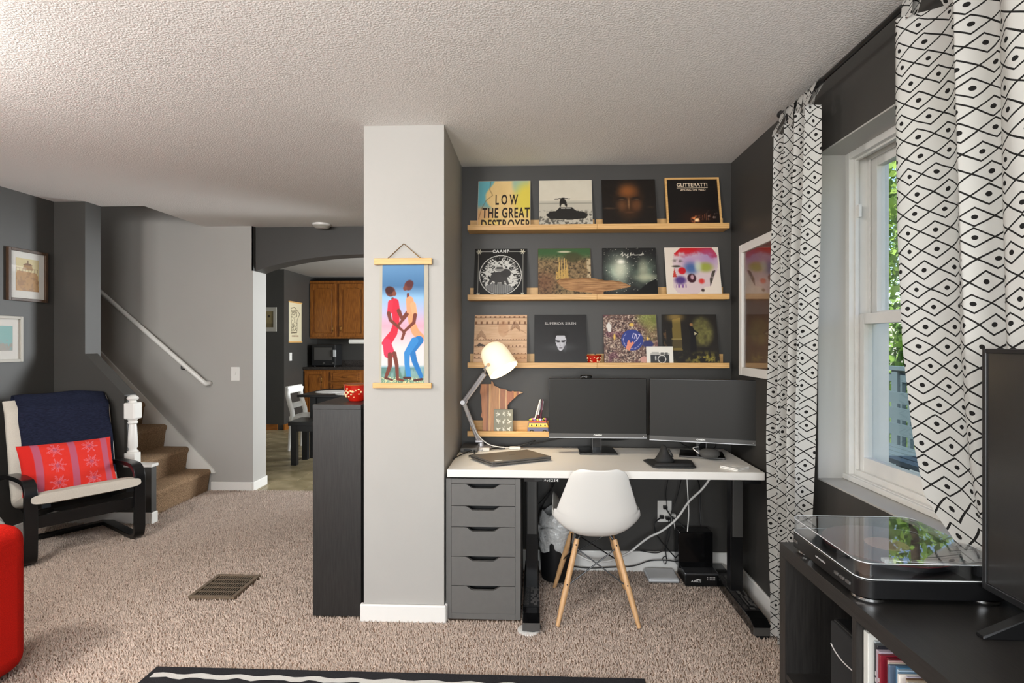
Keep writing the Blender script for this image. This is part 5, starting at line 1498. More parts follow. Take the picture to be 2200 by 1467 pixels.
# left figure
L([(.25, .715), (.255, .66)], .03, SK); p.put(p.ell(.20, .772, .115, .042, .1), (96, 52, 44)); p.put(p.ell(.17, .785, .10, .032, .2), (66, 34, 34)); p.put(p.ell(.29, .755, .05, .02, .2), (124, 70, 56))
L([(.30, .68, .10), (.33, .60, .10), (.34, .50, .07), (.28, .42, .09), (.14, .35, .11), (.06, .335, .06)], .08, (196, 44, 64))
L([(.12, .34, .10), (.18, .25, .13)], .1, (214, 56, 84)); L([(.20, .68, .06), (.18, .60, .055)], .05, (206, 50, 70))
L([(.40, .61, .05), (.48, .54, .035), (.60, .60, .03)], .03, SK); L([(.16, .59, .045), (.20, .53, .04), (.50, .44, .03), (.53, .42, .035), (.48, .37, .03)], .03, SK)
L([(.20, .24, .055), (.20, .14, .05), (.10, .04, .035)], .04, SK); L([(.30, .25, .05), (.36, .15, .045), (.38, .03, .035), (.52, .018, .022)], .04, SK); L([(.10, .04, .03), (.26, .022, .02)], .03, (90, 48, 42))
# right figure
L([(.62, .75), (.62, .70)], .03, SK); p.put(p.ell(.63, .822, .10, .040, .1), (100, 54, 48)); p.put(p.ell(.66, .84, .09, .03, .2), (84, 44, 46)); p.put(p.ell(.55, .80, .05, .02, .2), (112, 62, 52))
L([(.66, .70, .09), (.70, .60, .11), (.72, .50, .08), (.80, .43, .09), (.92, .385, .09), (.80, .37, .06)], .08, (230, 150, 110))
L([(.74, .66, .07), (.78, .58, .06)], .05, (236, 160, 120)); L([(.79, .575, .045), (.76, .51, .04), (.52, .43, .032)], .03, SK); L([(.60, .58, .04), (.40, .49, .03)], .03, SK)
L([(.88, .36, .11), (.72, .27, .075), (.78, .18, .065), (.93, .055, .05)], .06, (44, 112, 176)); L([(.78, .355, .09), (.60, .25, .07), (.60, .16, .06), (.64, .06, .06)], .06, (58, 128, 190))
L([(.54, .04, .03), (.68, .04, .03)], .03, (80, 46, 44)); L([(.78, .02, .03), (.95, .03, .03)], .03, (80, 46, 44))
print_mesh(p, lambda u, v: (-0.749 + 0.205 * u - .006 * (1 - v) * (1 - u) + .648, PY - .0012 - 2.695 + 0 * u, 1.176 + 0.578 * v - 1.15), 'painting', M_cloth, sc_)
MB().tube([(-0.722, 2.688, 1.785), (-0.645, 2.694, 1.858), (-0.560, 2.688, 1.785)], 0.0022, 6).build('hanging_cord', M_brass, sc_)

# ------------------------------------------------------------------ black cabinet beside the pillar
bc = thing('black_cabinet', 'tall black wood cabinet standing against the pillar', 'cabinet', (-0.98, 3.3, 0.0))
B(-1.109, -0.865, 2.718, 3.95, 0.012, 1.040).build('carcass', M_blackwood, bc, bevel=.001)
B(-1.109, -0.865, 2.716, 3.952, 1.0405, 1.063).build('top_panel', M_blackwood_y, bc, bevel=.001)

# ------------------------------------------------------------------ floor vent
fv = thing('floor_vent', 'brown metal floor vent set in the carpet', 'vent', (-1.727, 3.02, 0.0))
fm = MB()
fm.box(-1.853, -1.832, 2.882, 3.166, 0.004, 0.019); fm.box(-1.622, -1.601, 2.882, 3.166, 0.004, 0.019)
fm.box(-1.832, -1.622, 2.882, 2.902, 0.004, 0.019); fm.box(-1.832, -1.622, 3.146, 3.166, 0.004, 0.019)
fm.build('frame', M_vent, fv, bevel=.001)
B(-1.832, -1.622, 2.902, 3.146, 0.001, 0.005).build('duct', M_hole, fv)
for k in range(1, 5):
    y = 2.902 + k * 0.0488
    B(-1.832, -1.622, y - .004, y + .004, 0.013, 0.0175).build('crossbar', M_vent, fv)
for k in range(1, 16):
    x = -1.832 + k * 0.210 / 16
    B(x - .0026, x + .0026, 2.902, 3.146, 0.0145, 0.0172).build('slat', M_vent, fv)

# ------------------------------------------------------------------ rug
rg = thing('rug', 'black rug with a white stripe in the foreground', 'rug', (-0.57, 1.7, 0.0))
rv_ = []
B(-1.580, 0.440, 1.1, 2.252, 0.004, 0.022).build('rug_body', mat('black_rug', S(24, 24, 28), .95, bump=(300, .5, .005)), rg, bevel=.004)
NXR = 60; v = []; f = []
for i in range(NXR + 1):
    x = -1.555 + 1.95 * i / NXR
    a = 2.200 + .006 * math.sin(i * 1.3) - .012 * max(0, i - 18) / 40; b = a - .030 - .004 * math.sin(i * 2.1)
    v += [(x, a, .0245), (x, b, .0245)]
for i in range(NXR): f.append((2 * i, 2 * i + 1, 2 * i + 3, 2 * i + 2))
MB().add(v, f).build('white_stripe', mat('white_wool', S(216, 214, 208), .95, bump=(300, .5, .005)), rg, recalc=False)

# ------------------------------------------------------------------ pictures on the left wall
def wallpic(label, y0, y1, z0, z1, fw, fmat, matw, pic):
    t = thing('framed_picture', label, 'picture', (LX + 0.01, (y0 + y1) / 2, z0))
    ring(MB(), LX + .001, LX + .024, y0, y1, z0, z1, fw).build('frame', fmat, t, bevel=.002)
    B(LX + .003, LX + .010, y0 + fw, y1 - fw, z0 + fw, z1 - fw).build('mat_board', M_paper, t)
    a, b, c, d = y0 + fw + matw, y1 - fw - matw, z0 + fw + matw * 1.2, z1 - fw - matw
    print_mesh(pic, lambda u, v: (0.0015 + 0 * u, a + (b - a) * u - t.location.y, c + (d - c) * v - t.location.z), 'print', M_print, t)
    B(LX + .014, LX + .016, y0 + fw * .9, y1 - fw * .9, z0 + fw * .9, z1 - fw * .9).build('glass_pane', M_picglass, t)
p = Pic(60, 84, (222, 206, 158)); n = fbm(p.u, p.v, 10, 401)
p.put(.4 * n, (200, 180, 120)); p.put(p.poly([(0, 0), (1, 0), (.95, .50), (.88, .58), (.05, .62), (0, .5)]) * .85, (176, 124, 60)); p.put(p.rect(0, 1, 0, .6) * sm(n, .5, .7) * .5, (130, 86, 40))
p.put(p.poly([(.28, .66), (.74, .66), (.68, .80), (.34, .80)]), (170, 128, 70)); p.put(p.poly([(.28, .80), (.74, .80), (.60, .86), (.42, .86)]), (120, 80, 40)); p.put(p.seg((.51, .86), (.51, .94), .02), (110, 74, 38))
for k in range(8): p.put(p.seg((.02 + k * .13, .60), (.02 + k * .13, .70), .008), (130, 96, 52))
p.put(p.rect(0, .95, .69, .705), (140, 104, 58))
wallpic('walnut framed sepia print of a domed tower', 3.675, 3.985, 1.665, 2.035, .020, M_mapleaf, .045, p)
p = Pic(50, 60, (86, 152, 146)); n = fbm(p.u, p.v, 10, 411)
p.put(p.rect(0, 1, 0, .3) * sm(n, .3, .5), (130, 120, 104)); p.put(p.rect(0, 1, .3, .45) * sm(n, .45, .6), (110, 140, 134)); p.put(p.seg((.35, .6), (.5, .57), .012), (70, 110, 110))
wallpic('pale grey framed teal skyline print', 3.46, 3.785, 1.235, 1.555, .020, M_pale, .050, p)

# ------------------------------------------------------------------ newel, handrail, switch, smoke detector
nw = thing('newel_post', 'white turned newel post on the stair curb', 'newel post', (-3.060, KY + .03, 0.452))
NXc, NYc = -3.060, KY + .03
B(NXc - .040, NXc + .042, NYc - .040, NYc + .030, .4525, .535).build('base_block', M_white, nw, bevel=.004)
MB().lathe([(.036, .0), (.040, .008), (.028, .018), (.026, .03), (.034, .045), (.031, .12), (.027, .19), (.024, .215), (.034, .224), (.034, .232), (.028, .240), (.036, .255)], 28, (NXc, NYc, .535)).build('turned_shaft', M_white, nw, smooth=40)
B(NXc - .042, NXc + .044, NYc - .044, NYc + .044, .79, .915).build('upper_block', M_white, nw, bevel=.010)
MB().lathe([(.030, .0), (.022, .012), (.036, .022), (.040, .032), (.034, .044), (.018, .055), (0, .058)], 28, (NXc, NYc, .915)).build('finial', M_white, nw, smooth=40)

hr = thing('handrail', 'white round handrail along the stair wall', 'handrail', (-3.5, 4.93, 1.4))
a, b = Vector((-4.25, 4.93, 2.05)), Vector((-3.02, 4.93, 1.005))
MB().tube([a, a.lerp(b, .5), b, b + Vector((.012, .008, -.012)), b + Vector((.020, .03, -.012)), b + Vector((.022, .066, -.010))], 0.021, 16).build('rail', M_white, hr, smooth=True)
q = a.lerp(b, .83)
MB().tube([q, q + Vector((0, .0, -.055)), q + Vector((0, .04, -.06)), q + Vector((0, .068, -.06))], 0.007, 8).build('bracket', M_blacksat, hr)
sw = thing('light_switch', 'white light switch on the pale stair wall', 'light switch', (-2.762, SY, 1.08))
B(-2.803, -2.722, SY - .008, SY - .0005, 1.016, 1.143).build('cover_plate', M_white, sw, bevel=.003)
B(-2.767, -2.757, SY - .016, SY - .008, 1.068, 1.092).build('toggle', M_white, sw, bevel=.002)
sd_ = thing('smoke_detector', 'round white smoke detector on the ceiling', 'smoke detector', (-1.93, 4.93, HC))
MB().lathe([(0, -.038), (.05, -.038), (.066, -.030), (.072, -.018), (.080, -.016), (.082, -.001), (0, -.001)], 36, (-1.93, 4.93, HC)).build('housing', M_white, sd_, smooth=35)
MB().lathe([(.060, -.036), (.0735, -.024), (.0735, -.021), (.060, -.032)], 36, (-1.93, 4.93, HC)).build('vent_ring', M_pale, sd_, smooth=35)

# ------------------------------------------------------------------ armchair in the corner
AC = thing('armchair', 'black bentwood armchair with cream cushion in the corner', 'armchair', (-2.895, 3.475, 0.006), math.radians(57))
side_path = [(.62, .455), (.45, .492), (.28, .508), (.12, .512), (.045, .500), (.005, .455), (.000, .36), (.000, .14), (.008, .055), (.045, .024), (.12, .016), (.35, .016), (.62, .016)]
sp2 = [(q.y, q.z) for q in catmull([(0, a, b) for a, b in side_path], 6)]
for sx in (-1, 1):
    strip(MB(), sp2, -.014, .014, sx * .292 - .033, sx * .292 + .033).build('arm_leg_loop', M_blacksat, AC, smooth=40, world=False, bevel=.003)
seat_path = [(-.03, .365), (.10, .335), (.25, .295), (.36, .275), (.43, .31), (.475, .42), (.52, .60), (.575, .80), (.625, .96)]
sp3 = [(q.y, q.z) for q in catmull([(0, a, b) for a, b in seat_path], 6)]
for sx in (-1, 1):
    strip(MB(), sp3, -.012, .012, sx * .225 - .022, sx * .225 + .022).build('seat_rail', M_blacksat, AC, smooth=40, world=False)
    B(sx * .225 - .02 if sx > 0 else -.262, .262 if sx > 0 else -.205, .50, .525, .40, .46).build('arm_joint', M_blacksat, AC, world=False)
B(-.262, .262, .014, .036, .225, .300).build('front_rail', M_blacksat, AC, world=False, bevel=.003)
B(-.262, .262, .55, .61, .004, .030).build('rear_floor_bar', M_blacksat, AC, world=False, bevel=.003)
for q in (.25, .45, .62, .8):
    k = int(q * (len(sp3) - 1)); yy, zz_ = sp3[k]
    B(-.21, .21, yy - .006, yy + .03, zz_ - .02, zz_ + .02).build('cross_slat', M_blacksat, AC, world=False)
cu = MB()
NW = 22; vv = []; Lb, Rb = band([(a, b) for a, b in sp3], .014, .014)
nn = len(sp3)
rows = []
for i in range(nn):
    t_ = (Vector(sp3[min(i + 1, nn - 1)]) - Vector(sp3[max(i - 1, 0)])).normalized()
    nrm = Vector((-t_.y, t_.x))
    e = min(i, nn - 1 - i) / 3.0
    rows.append((Vector(sp3[i]) + nrm * .014, nrm, .072 * ((0.85 + 0.15 * min(1, e)) if i < nn / 2 else (0.45 + 0.55 * min(1, e))) * (1.0 + .10 * math.sin(i * .75))))
ring_n = 24
for (base, nrm, th) in rows:
    for k in range(ring_n):
        a = 2 * math.pi * k / ring_n
        cx_ = math.copysign(abs(math.cos(a)) ** .28, math.cos(a)) * .296
        h_ = (math.copysign(abs(math.sin(a)) ** .6, math.sin(a)) * .5 + .5) * th
        pt = base + nrm * h_
        vv.append((cx_, pt.x, pt.y))
cu.add(vv, [(i * ring_n + k, i * ring_n + (k + 1) % ring_n, (i + 1) * ring_n + (k + 1) % ring_n, (i + 1) * ring_n + k) for i in range(nn - 1) for k in range(ring_n)] + [tuple(range(ring_n)), tuple(range((nn - 1) * ring_n, nn * ring_n))])
cu.build('cushion', M_cream, AC, smooth=60, world=False)

# navy throw over the backrest (own thing, same placing as the chair)
th_ = thing('throw_blanket', 'dark navy woven throw over the armchair back', 'blanket', (-2.895, 3.475, 0.006), math.radians(57))
k0 = int(.62 * (nn - 1))
fr = []
for i in range(k0, nn):
    b_, nr_, t_ = rows[i]; q = b_ + nr_ * (t_ + .012); fr.append((q.x, q.y))
bk = [(sp3[i][0] + .045, sp3[i][1]) for i in range(nn - 1, int(.72 * (nn - 1)), -1)]
pth = fr + [(fr[-1][0] + .025, fr[-1][1] + .030), (fr[-1][0] + .07, fr[-1][1] + .030)] + bk
mb = MB(); vv = []; NWB = 26
for i, (yy, zz_) in enumerate(pth):
    for k in range(NWB + 1):
        s_ = -1 + 2 * k / NWB
        vv.append((s_ * .258 + .022 + .004 * math.sin(i * .8) , yy + .004 * math.sin(s_ * 7 + i * .5), zz_ + .004 * math.sin(s_ * 5) - (0.010 * abs(s_) ** 3 if i > len(fr) - 3 else 0)))
mb.add(vv, [(i * (NWB + 1) + k, i * (NWB + 1) + k + 1, (i + 1) * (NWB + 1) + k + 1, (i + 1) * (NWB + 1) + k) for i in range(len(pth) - 1) for k in range(NWB)])
bl = mb.build('woven_cloth', M_navy, th_, smooth=True, world=False)
so = bl.modifiers.new('thick', 'SOLIDIFY'); so.thickness = .008; so.offset = 0

# red cushion on the seat
rp = thing('red_cushion', 'red throw cushion with purple stripes and starbursts', 'cushion', (-2.895, 3.475, 0.006), math.radians(57))
p = Pic(120, 80, (214, 44, 30)); n = fbm(p.u, p.v, 30, 501)
p.put(.25 * n, (190, 24, 14)); p.put(sm(.15 - p.u, 0, .05) * .6, (196, 16, 8))
for x in (.16, .53, .90): p.put(p.rect(x - .035, x + .035, 0, 1) * .85, (170, 88, 118))
for x in (.345, .72):
    for i_, y in enumerate((.18, .5, .82)):
        d_ = np.hypot((p.u - x) * 1.5, p.v - y); a_ = np.arctan2(p.v - y, (p.u - x) * 1.5)
        p.put((d_ < .105 + .04 * np.sin(a_ * 7 + i_)) * (np.sin(a_ * 20 + i_) > -.1) * .75, (208, 120, 140)); p.put((d_ < .035) * .6, (160, 70, 100))
def pil(u, v, sgn):
    a = 2 * u - 1; b = 2 * v - 1
    prof_ = np.clip((1 - np.abs(a) ** 2.6) * (1 - np.abs(b) ** 2.6), 0, 1) ** .5
    x = .262 * a * (1 - .05 * (1 - b * b)); zz2 = .185 * b * (1 - .05 * (1 - a * a))
    d_ = sgn * .065 * prof_
    tl = math.radians(28); yc, zc, xc = .285, .525, -.020
    rl = math.radians(-1)
    xr = x * math.cos(rl) - zz2 * math.sin(rl); zr = x * math.sin(rl) + zz2 * math.cos(rl)
    return (xc + xr, yc + zr * math.sin(tl) - d_ * math.cos(tl), zc + zr * math.cos(tl) + d_ * math.sin(tl))
o = print_mesh(p, lambda u, v: pil(u, v, 1), 'cover_front', M_cloth, rp); o.data.polygons.foreach_set('use_smooth', [True] * len(o.data.polygons))
o = print_mesh(p, lambda u, v: pil(u, v, -1), 'cover_back', M_cloth, rp); o.data.polygons.foreach_set('use_smooth', [True] * len(o.data.polygons))

# ------------------------------------------------------------------ red sofa corner at the left edge
rs = thing('red_sofa', 'red upholstered sofa cut off by the left edge', 'sofa', (-2.6, 1.7, 0.0))
MB().box(-2.36, -2.100, 1.35, 2.235, 0.025, 0.632).build('arm', M_red, rs, bevel=.075, seg=5, smooth=40)
MB().box(-3.35, -2.345, 1.35, 2.10, 0.045, 0.30).build('base', M_red, rs, bevel=.03, seg=3, smooth=40)
MB().box(-3.33, -2.35, 1.40, 2.06, 0.305, 0.44).build('seat_cushion', M_red, rs, bevel=.04, seg=4, smooth=40)
MB().box(-3.35, -2.345, 1.15, 1.36, 0.045, 0.80).build('backrest', M_red, rs, bevel=.06, seg=4, smooth=40)
for x, y in ((-2.2, 2.15), (-2.2, 1.45), (-3.25, 1.45), (-3.25, 2.0)):
    MB().cyl((x, y, .012), (x, y, .05), .022, .028, 16).build('leg', M_blackwood, rs)
fc = thing('striped_pouf', 'grey and white striped pouf beside the armchair leg', 'pouf', (-3.28, 2.96, 0.0))
p = Pic(140, 60, (186, 182, 176)); p.put((np.sin(p.u * 2 * np.pi * 24) > .1) * .8, (112, 106, 104))
def fcs(u, v):
    a = 2 * u - 1; b = 2 * v - 1
    e = np.clip((1 - np.abs(a) ** 5) * (1 - np.abs(b) ** 5), 0, 1) ** .5
    return (.222 * a, .21 * b, .012 + .41 * e)
o = print_mesh(p, fcs, 'cover', M_cloth, fc); o.data.polygons.foreach_set('use_smooth', [True] * len(o.data.polygons))
MB().box(-3.495, -3.065, 2.757, 3.163, 0.012, 0.03).build('base', M_blackmatte, fc)

# ------------------------------------------------------------------ fill lamps added on the ceiling out of view to brighten the room
def added_fill_lamp(x, y, power, label):
    t = thing('added_fill_light', label, 'fill lamp', (x, y, HC), group='added fill lamps')
    MB().lathe([(0.0, -.001), (.17, -.001), (.175, -.02), (.165, -.03), (0, -.03)], 36, (x, y, HC)).build('metal_rim', M_steel, t, smooth=35)
    MB().lathe([(.155, -.03), (.150, -.06), (.11, -.085), (.05, -.095), (0, -.096)], 36, (x, y, HC)).build('fill_lamp_bowl', M_bowl, t, smooth=True)
    d = bpy.data.lights.new('fill_lamp_point', 'POINT'); d.energy = power; d.color = (1.0, 0.97, 0.93); d.shadow_soft_size = .14
    o = bpy.data.objects.new('fill_lamp_point', d); COL.objects.link(o); o.parent = t; o.location = (0, 0, -.26)
M_bowl = mat('fill_lamp_bowl', S(250, 246, 236), .4, emit=((1, .95, .88, 1), 6.0))
added_fill_lamp(-0.9, 0.4, 45, 'added unseen ceiling fill lamp above the viewer')
added_fill_lamp(-2.5, 1.2, 95, 'added unseen ceiling fill lamp above the red sofa')
# ------------------------------------------------------------------ kitchen
def cab_door(parent, x0, x1, z0, z1, yf, arch, hx, hz):
    d = MB()
    fw = .055
    d.box(x0, x0 + fw, yf, yf + .02, z0, z1); d.box(x1 - fw, x1, yf, yf + .02, z0, z1)
    d.box(x0 + fw, x1 - fw, yf, yf + .02, z0, z0 + fw)
    n = 10; pts = [(x0 + fw, z1), (x1 - fw, z1)]
    for i in range(n + 1):
        t = i / n; x = x1 - fw - (x1 - x0 - 2 * fw) * t
        pts.append((x, z1 - fw - (arch * (1 - math.sin(math.pi * t) ** .8))))
    d.prism(pts, 'y', yf, yf + .02)
    o = d.build('door', M_oak, parent, bevel=.002)
    MB().box(x0 + fw + .012, x1 - fw - .012, yf + .006, yf + .016, z0 + fw + .012, z1 - fw - .02).build('raised_panel', M_oak, o, bevel=.008)
    B(x0 + fw - .002, x1 - fw + .002, yf + .016, yf + .019, z0 + fw - .002, z1 - fw + .002).build('panel_bed', M_oak, o)
    MB().tube(catmull([(hx, yf - .001, hz + .045), (hx, yf - .02, hz + .03), (hx, yf - .02, hz - .03), (hx, yf - .001, hz - .045)], 4), .005, 8).build('handle', M_brass, o, smooth=True)
uc = thing('upper_cabinet', 'honey oak wall cabinet with arched doors in kitchen', 'cabinet', (-3.3, 9.5, 1.43))
B(-3.895, -2.60, 9.42, KB - .001, 1.43, 2.425).build('carcass', M_oak, uc)
cab_door(uc, -3.88, -3.435, 1.46, 2.37, 9.398, .05, -3.475, 1.60)
cab_door(uc, -3.375, -2.93, 1.46, 2.37, 9.398, .05, -3.335, 1.60)
lc = thing('base_cabinet', 'honey oak base cabinet behind the kitchen table', 'cabinet', (-3.3, 9.4, 0.0))
B(-3.895, -2.60, 9.17, KB - .001, 0.10, 0.905).build('carcass', M_oak, lc)
B(-3.895, -2.60, 9.24, KB - .001, 0.0, 0.10).build('toe_kick', M_blackwood, lc)
cab_door(lc, -3.87, -3.53, 0.14, 0.88, 9.148, .0, -3.575, 0.74)
for z0, z1 in ((.71, .87), (.53, .69), (.14, .51)):
    dr = MB().box(-3.43, -2.93, 9.148, 9.168, z0, z1).build('drawer', M_oak_h, lc, bevel=.004)
    MB().box(-3.39, -2.97, 9.142, 9.148, z0 + .025, z1 - .025).build('raised_panel', M_oak_h, dr, bevel=.003)
    MB().tube(catmull([(-3.225, 9.142, (z0 + z1) / 2), (-3.21, 9.125, (z0 + z1) / 2 - .008), (-3.15, 9.125, (z0 + z1) / 2 - .008), (-3.135, 9.142, (z0 + z1) / 2)], 3), .005, 6).build('handle', M_brass, dr)
ct = thing('countertop', 'dark speckled countertop on the oak base cabinet', 'countertop', (-3.3, 9.4, .905))
B(-3.898, -2.55, 9.13, KB - .022, .906, .950).build('slab', M_granite, ct, bevel=.006)
B(-3.898, -2.55, KB - .022, KB - .001, .906, 1.05).build('backsplash', M_granite, ct, bevel=.003)
mw = thing('microwave', 'black microwave oven on the dark countertop', 'microwave', (-3.6, 9.4, .95))
MB().box(-3.805, -3.395, 9.28, 9.62, .965, 1.325).build('housing', M_black, mw, bevel=.01)
B(-3.76, -3.45, 9.274, 9.281, 1.06, 1.275).build('door_window', mat('microwave_window', S(72, 70, 68), .3), mw, bevel=.002)
MB().box(-3.425, -3.375, 9.24, 9.27, 1.115, 1.235).build('handle', M_silver, mw, bevel=.006)
for x in (-3.59, -3.43): MB().cyl((x, 9.28, 1.01), (x, 9.262, 1.01), .016, n=16).build('dial', M_chin, mw)
for x in (-3.77, -3.43): MB().cyl((x, 9.33, .951), (x, 9.33, .966), .012, n=10).build('foot', M_black, mw)
tw = thing('paper_towel', 'white paper towel roll under the oak wall cabinet', 'paper towel', (-3.1, 9.5, 1.38))
MB().cyl((-3.225, 9.5, 1.378), (-2.95, 9.5, 1.378), .042, n=28).build('roll', M_paper, tw, smooth=40)
MB().tube([(-3.24, 9.5, 1.43), (-3.245, 9.5, 1.378), (-2.94, 9.5, 1.378), (-2.935, 9.5, 1.43)], .006, 8).build('holder', M_blacksat, tw)

kt = thing('dining_table', 'black dining table in the kitchen', 'table', (-2.1, 6.8, 0.0))
B(-2.80, -1.35, 6.40, 7.26, .722, .750).build('tabletop', M_black, kt, bevel=.003)
for x in (-2.62, -1.43):
    for y in (6.46, 7.2):
        B(x - .035, x + .035, y - .035, y + .035, 0.003, .722).build('leg', M_black, kt)
B(-2.60, -1.45, 6.46, 6.49, .63, .722).build('apron', M_black, kt)
for x, y, r, lab in ((-2.53, 6.78, .19, 'round white placemat at the left of kitchen table'), (-2.20, 6.55, .19, 'round white placemat nearer the red bowl')):
    pm = thing('placemat', lab, 'placemat', (x, y, .7505), group='round white placemats')
    MB().cyl((x, y, .7505), (x, y, .755), r, n=48).build('woven_disc', M_paper, pm)
    MB().lathe([(r * .97, 0), (r * 1.0, .002), (r * 1.0, .006), (r * .97, .007)], 48, (x, y, .7505)).build('rim', M_white, pm)
kb = thing('kitchen_bench', 'black wooden bench beside the kitchen table', 'bench', (-2.2, 6.2, 0.0))
B(-2.735, -1.45, 6.02, 6.38, .445, .492).build('seat', M_black, kb, bevel=.002)
for x in (-2.712, -1.54):
    for y in (6.04, 6.335):
        B(x, x + .062, y, y + .062, 0.003, .445).build('leg', M_black, kb)
B(-2.65, -1.54, 6.045, 6.065, .38, .445).build('apron', M_black, kb)
wc_ = thing('white_chair', 'white plastic chair tucked behind the kitchen table', 'chair', (-2.95, 7.0, 0.0))
mw_ = M_white
def wpost(y): 
    pts = [(-3.05, y, .37), (-3.04, y, .48), (-3.075, y, .60), (-3.10, y, .72), (-3.09, y, .79)]
    return catmull(pts, 4)
for y in (6.82, 7.20):
    MB().tube(wpost(y), .030, 10).build('back_post', mw_, wc_, smooth=True)
MB().box(-3.13, -3.08, 6.80, 7.22, .72, .815).build('top_rail', mw_, wc_, bevel=.015, seg=3)
MB().box(-3.10, -3.06, 6.84, 7.18, .53, .60).build('middle_rail', mw_, wc_, bevel=.01)
MB().box(-3.08, -2.66, 6.80, 7.22, .40, .445).build('seat', mw_, wc_, bevel=.015, seg=3)
for x, y, dx in ((-3.06, 6.83, -.03), (-3.06, 7.19, -.03), (-2.70, 6.83, .03), (-2.70, 7.19, .03)):
    MB().tube([(x, y, .40), (x + dx, y, .004)], [.026, .016], 10).build('leg', mw_, wc_, smooth=40)

p = Pic(40, 56, (120, 106, 70)); n = fbm(p.u, p.v, 6, 601); p.put(.5 * n, (160, 146, 104)); p.put(p.ell(.12, .66, .12, .08, .3) + p.ell(.56, .70, .11, .08, .3), (44, 34, 24)); p.put(p.rect(0, 1, 0, .25) * .4, (70, 60, 34))
kp = thing('framed_picture', 'white framed small print on the black kitchen wall', 'picture', (-4.13, 8.44, 1.53))
ringy = MB()
for a_, b_, c_, d_ in ((-4.27, -4.225, 1.533, 1.91), (-4.06, -4.015, 1.533, 1.91), (-4.225, -4.06, 1.533, 1.597), (-4.225, -4.06, 1.846, 1.91)):
    ringy.box(a_, b_, 8.428, 8.449, c_, d_)
ringy.build('frame', M_pale, kp)
print_mesh(p, flat_y(-4.226 + 4.13, -4.059 + 4.13, 1.597 - 1.53, 1.846 - 1.53, -.004), 'print', M_print, kp)
mp_ = thing('hanging_map', 'cream paper map scroll on the kitchen wall', 'map', (-3.895, 8.84, 1.36))
p = Pic(70, 120, (222, 212, 180)); rr = np.random.default_rng(12)
o_ = [(.15, .85), (.45, .88), (.85, .72), (.66, .58), (.62, .24), (.16, .22), (.18, .5)]
p.put(p.line(o_ + [o_[0]], .010), (70, 60, 46))
for k in range(90):
    x, y = rr.uniform(.2, .62), rr.uniform(.26, .8); p.put(p.seg((x, y), (x + rr.uniform(-.04, .04), y + rr.uniform(.005, .03)), .009), (90, 80, 60))
p.put(p.rect(.2, .75, .12, .16) * (np.sin(p.u * 120) > 0), (120, 70, 44)); p.put(p.rect(.35, .62, .19, .205) * .6, (120, 100, 70))
B(-3.899, -3.894, 8.61, 9.08, 1.375, 2.005).build('paper', M_paper, mp_)
print_mesh(p, lambda u, v: (.0022 + 0 * u, 8.612 + .466 * u - 8.84, .016 + .628 * v), 'map_print', M_print, mp_)
for z in (1.36, 2.0):
    B(-3.899, -3.885, 8.60, 9.09, z, z + .022).build('wood_batten', M_birch, mp_)
ks = thing('light_switch', 'white switch plate on the charcoal kitchen wall', 'light switch', (-3.9, 8.67, 1.13))
B(-3.8995, -3.892, 8.63, 8.715, 1.07, 1.20).build('cover_plate', M_white, ks, bevel=.002)
B(-3.892, -3.885, 8.667, 8.678, 1.12, 1.145).build('toggle', M_white, ks)

# ------------------------------------------------------------------ outside the window
gd = struct(B(1.45, 40, -12, 40, -0.9, -0.8).build('ground', mat('lawn', S(92, 118, 58), .95, noise=(2, .3))))
dkk = struct(thing('deck', 'grey timber deck outside the window', 'deck', (3.0, 4.0, 0.0)))
db = B(0, 0.14, -4.0, 4.0, 0, .03).build('deck_board', M_deck, dkk, world=False)
for k in range(18):
    if k == 0: o = db
    else:
        o = bpy.data.objects.new('deck_board', db.data); COL.objects.link(o); o.parent = dkk
    o.location = (-1.45 + k * .15, 0, -.03)
rl = thing('deck_railing', 'blue grey deck railing seen through the window', 'railing', (4.1, 5.0, 0.0))
RLY0, RLY1, RLX = 1.8, 8.0, 4.05
B(RLX - .07, RLX + .07, RLY0, RLY1, 1.06, 1.10).build('top_rail', M_rail, rl)
B(RLX - .02, RLX + .02, RLY0, RLY1, .12, .16).build('bottom_rail', M_rail, rl)
B(RLX - .02, RLX + .02, RLY0, RLY1, .93, 1.02).build('upper_board', M_rail, rl)
for k in range(5): B(RLX - .05, RLX + .05, 1.8 + k * 1.5, 1.9 + k * 1.5, 0.0, 1.06).build('post', M_rail, rl)
bm0 = None
for k in range(44):
    y = 1.95 + k * .135
    if bm0 is None:
        o = B(-.018, .018, 0, .045, .16, .93).build('baluster', M_rail, rl, world=False); bm0 = o.data
    else:
        o = bpy.data.objects.new('baluster', bm0); COL.objects.link(o); o.parent = rl
    o.location = (RLX - rl.location.x, y - rl.location.y, 0)
ob = thing('deck_bench', 'blue grey slatted bench on the deck', 'bench', (3.0, 4.1, 0.0))
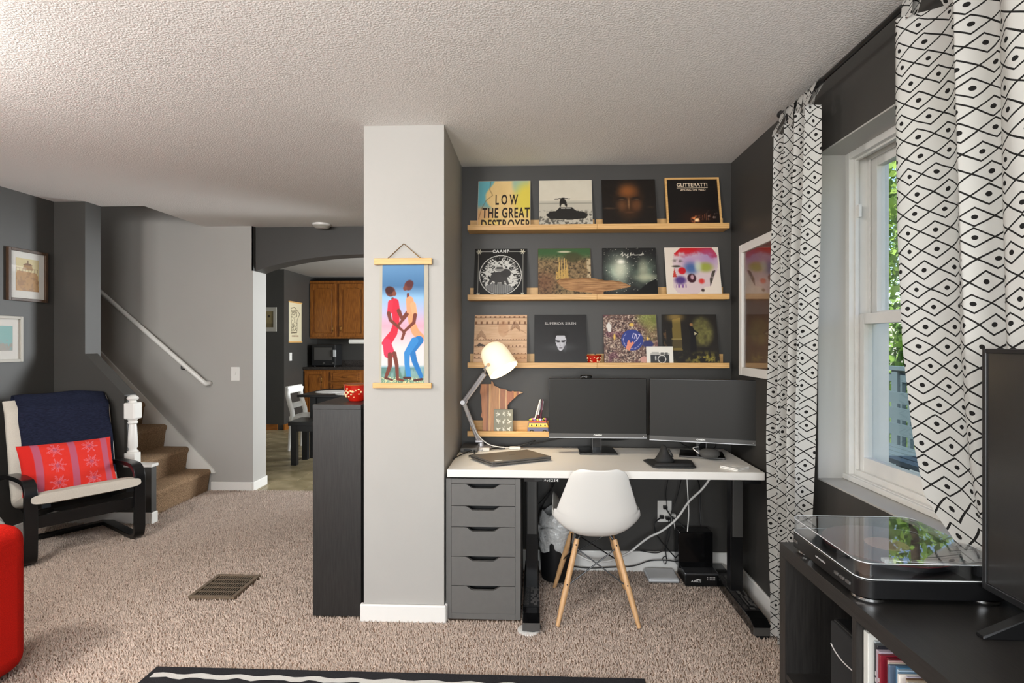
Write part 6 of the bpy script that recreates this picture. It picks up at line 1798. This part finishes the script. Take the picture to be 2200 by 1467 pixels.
for k in range(4): B(2.75 + k * .11, 2.84 + k * .11, 3.2, 5.4, .44, .475).build('seat_slat', M_rail, ob)
for y in (3.25, 4.3, 5.3):
    for x in (2.76, 3.12): B(x, x + .06, y, y + .06, 0.001, .44).build('leg', M_rail, ob)
for k in range(3): B(3.2, 3.225, 3.2, 5.4, .55 + k * .14, .65 + k * .14).build('back_slat', M_rail, ob)
for y in (3.25, 4.3, 5.3): B(3.225, 3.27, y, y + .06, .40, .96).build('back_post', M_rail, ob)

def tree(label, x, y, h, r, seed, nleaf=4200):
    t = thing('tree', label, 'tree', (x, y, -.8), group='trees beyond the deck')
    g = np.random.default_rng(seed)
    MB().tube(catmull([(0, 0, 0), (.08, .05, h * .3), (-.05, .1, h * .6), (.05, 0, h * .9)], 4), [.18 - .010 * i for i in range(13)], 10).build('trunk', M_bark, t, world=False, smooth=True)
    cl_ = g.normal(0, 1, (34, 3)); cl_ /= np.linalg.norm(cl_, axis=1)[:, None]; cl_ *= (g.random(34) ** .4)[:, None] * np.array([r, r, h * .46]); cl_[:, 2] += h * .56
    ci = g.integers(0, 34, nleaf)
    c = cl_[ci] + g.normal(0, .42 * r / 2.2, (nleaf, 3))
    d1 = g.normal(0, 1, (nleaf, 3)); d1 /= np.linalg.norm(d1, axis=1)[:, None]
    d2 = np.cross(d1, g.normal(0, 1, (nleaf, 3))); d2 /= np.linalg.norm(d2, axis=1)[:, None]
    s = g.uniform(.07, .15, nleaf)[:, None]
    co = np.stack([c - d1 * s, c + d2 * s * .55, c + d1 * s, c - d2 * s * .55], 1).reshape(-1, 3)
    o = finish(raw_mesh('foliage', co, np.arange(nleaf * 4).reshape(-1, 4)), 'foliage', M_leaf, t)
    o['kind'] = 'stuff'
tree('tall bright green tree beyond the deck railing', 8.2, 12.2, 8.0, 2.2, 1)
tree('distant rounded tree behind the other trees', 14.0, 21.0, 10.0, 3.0, 2)
tree('broad green tree farther right outside', 11.0, 4.0, 8.0, 2.4, 3)
tree('low bushy tree just behind the deck railing', 6.0, 7.0, 2.7, .85, 4, 2500)
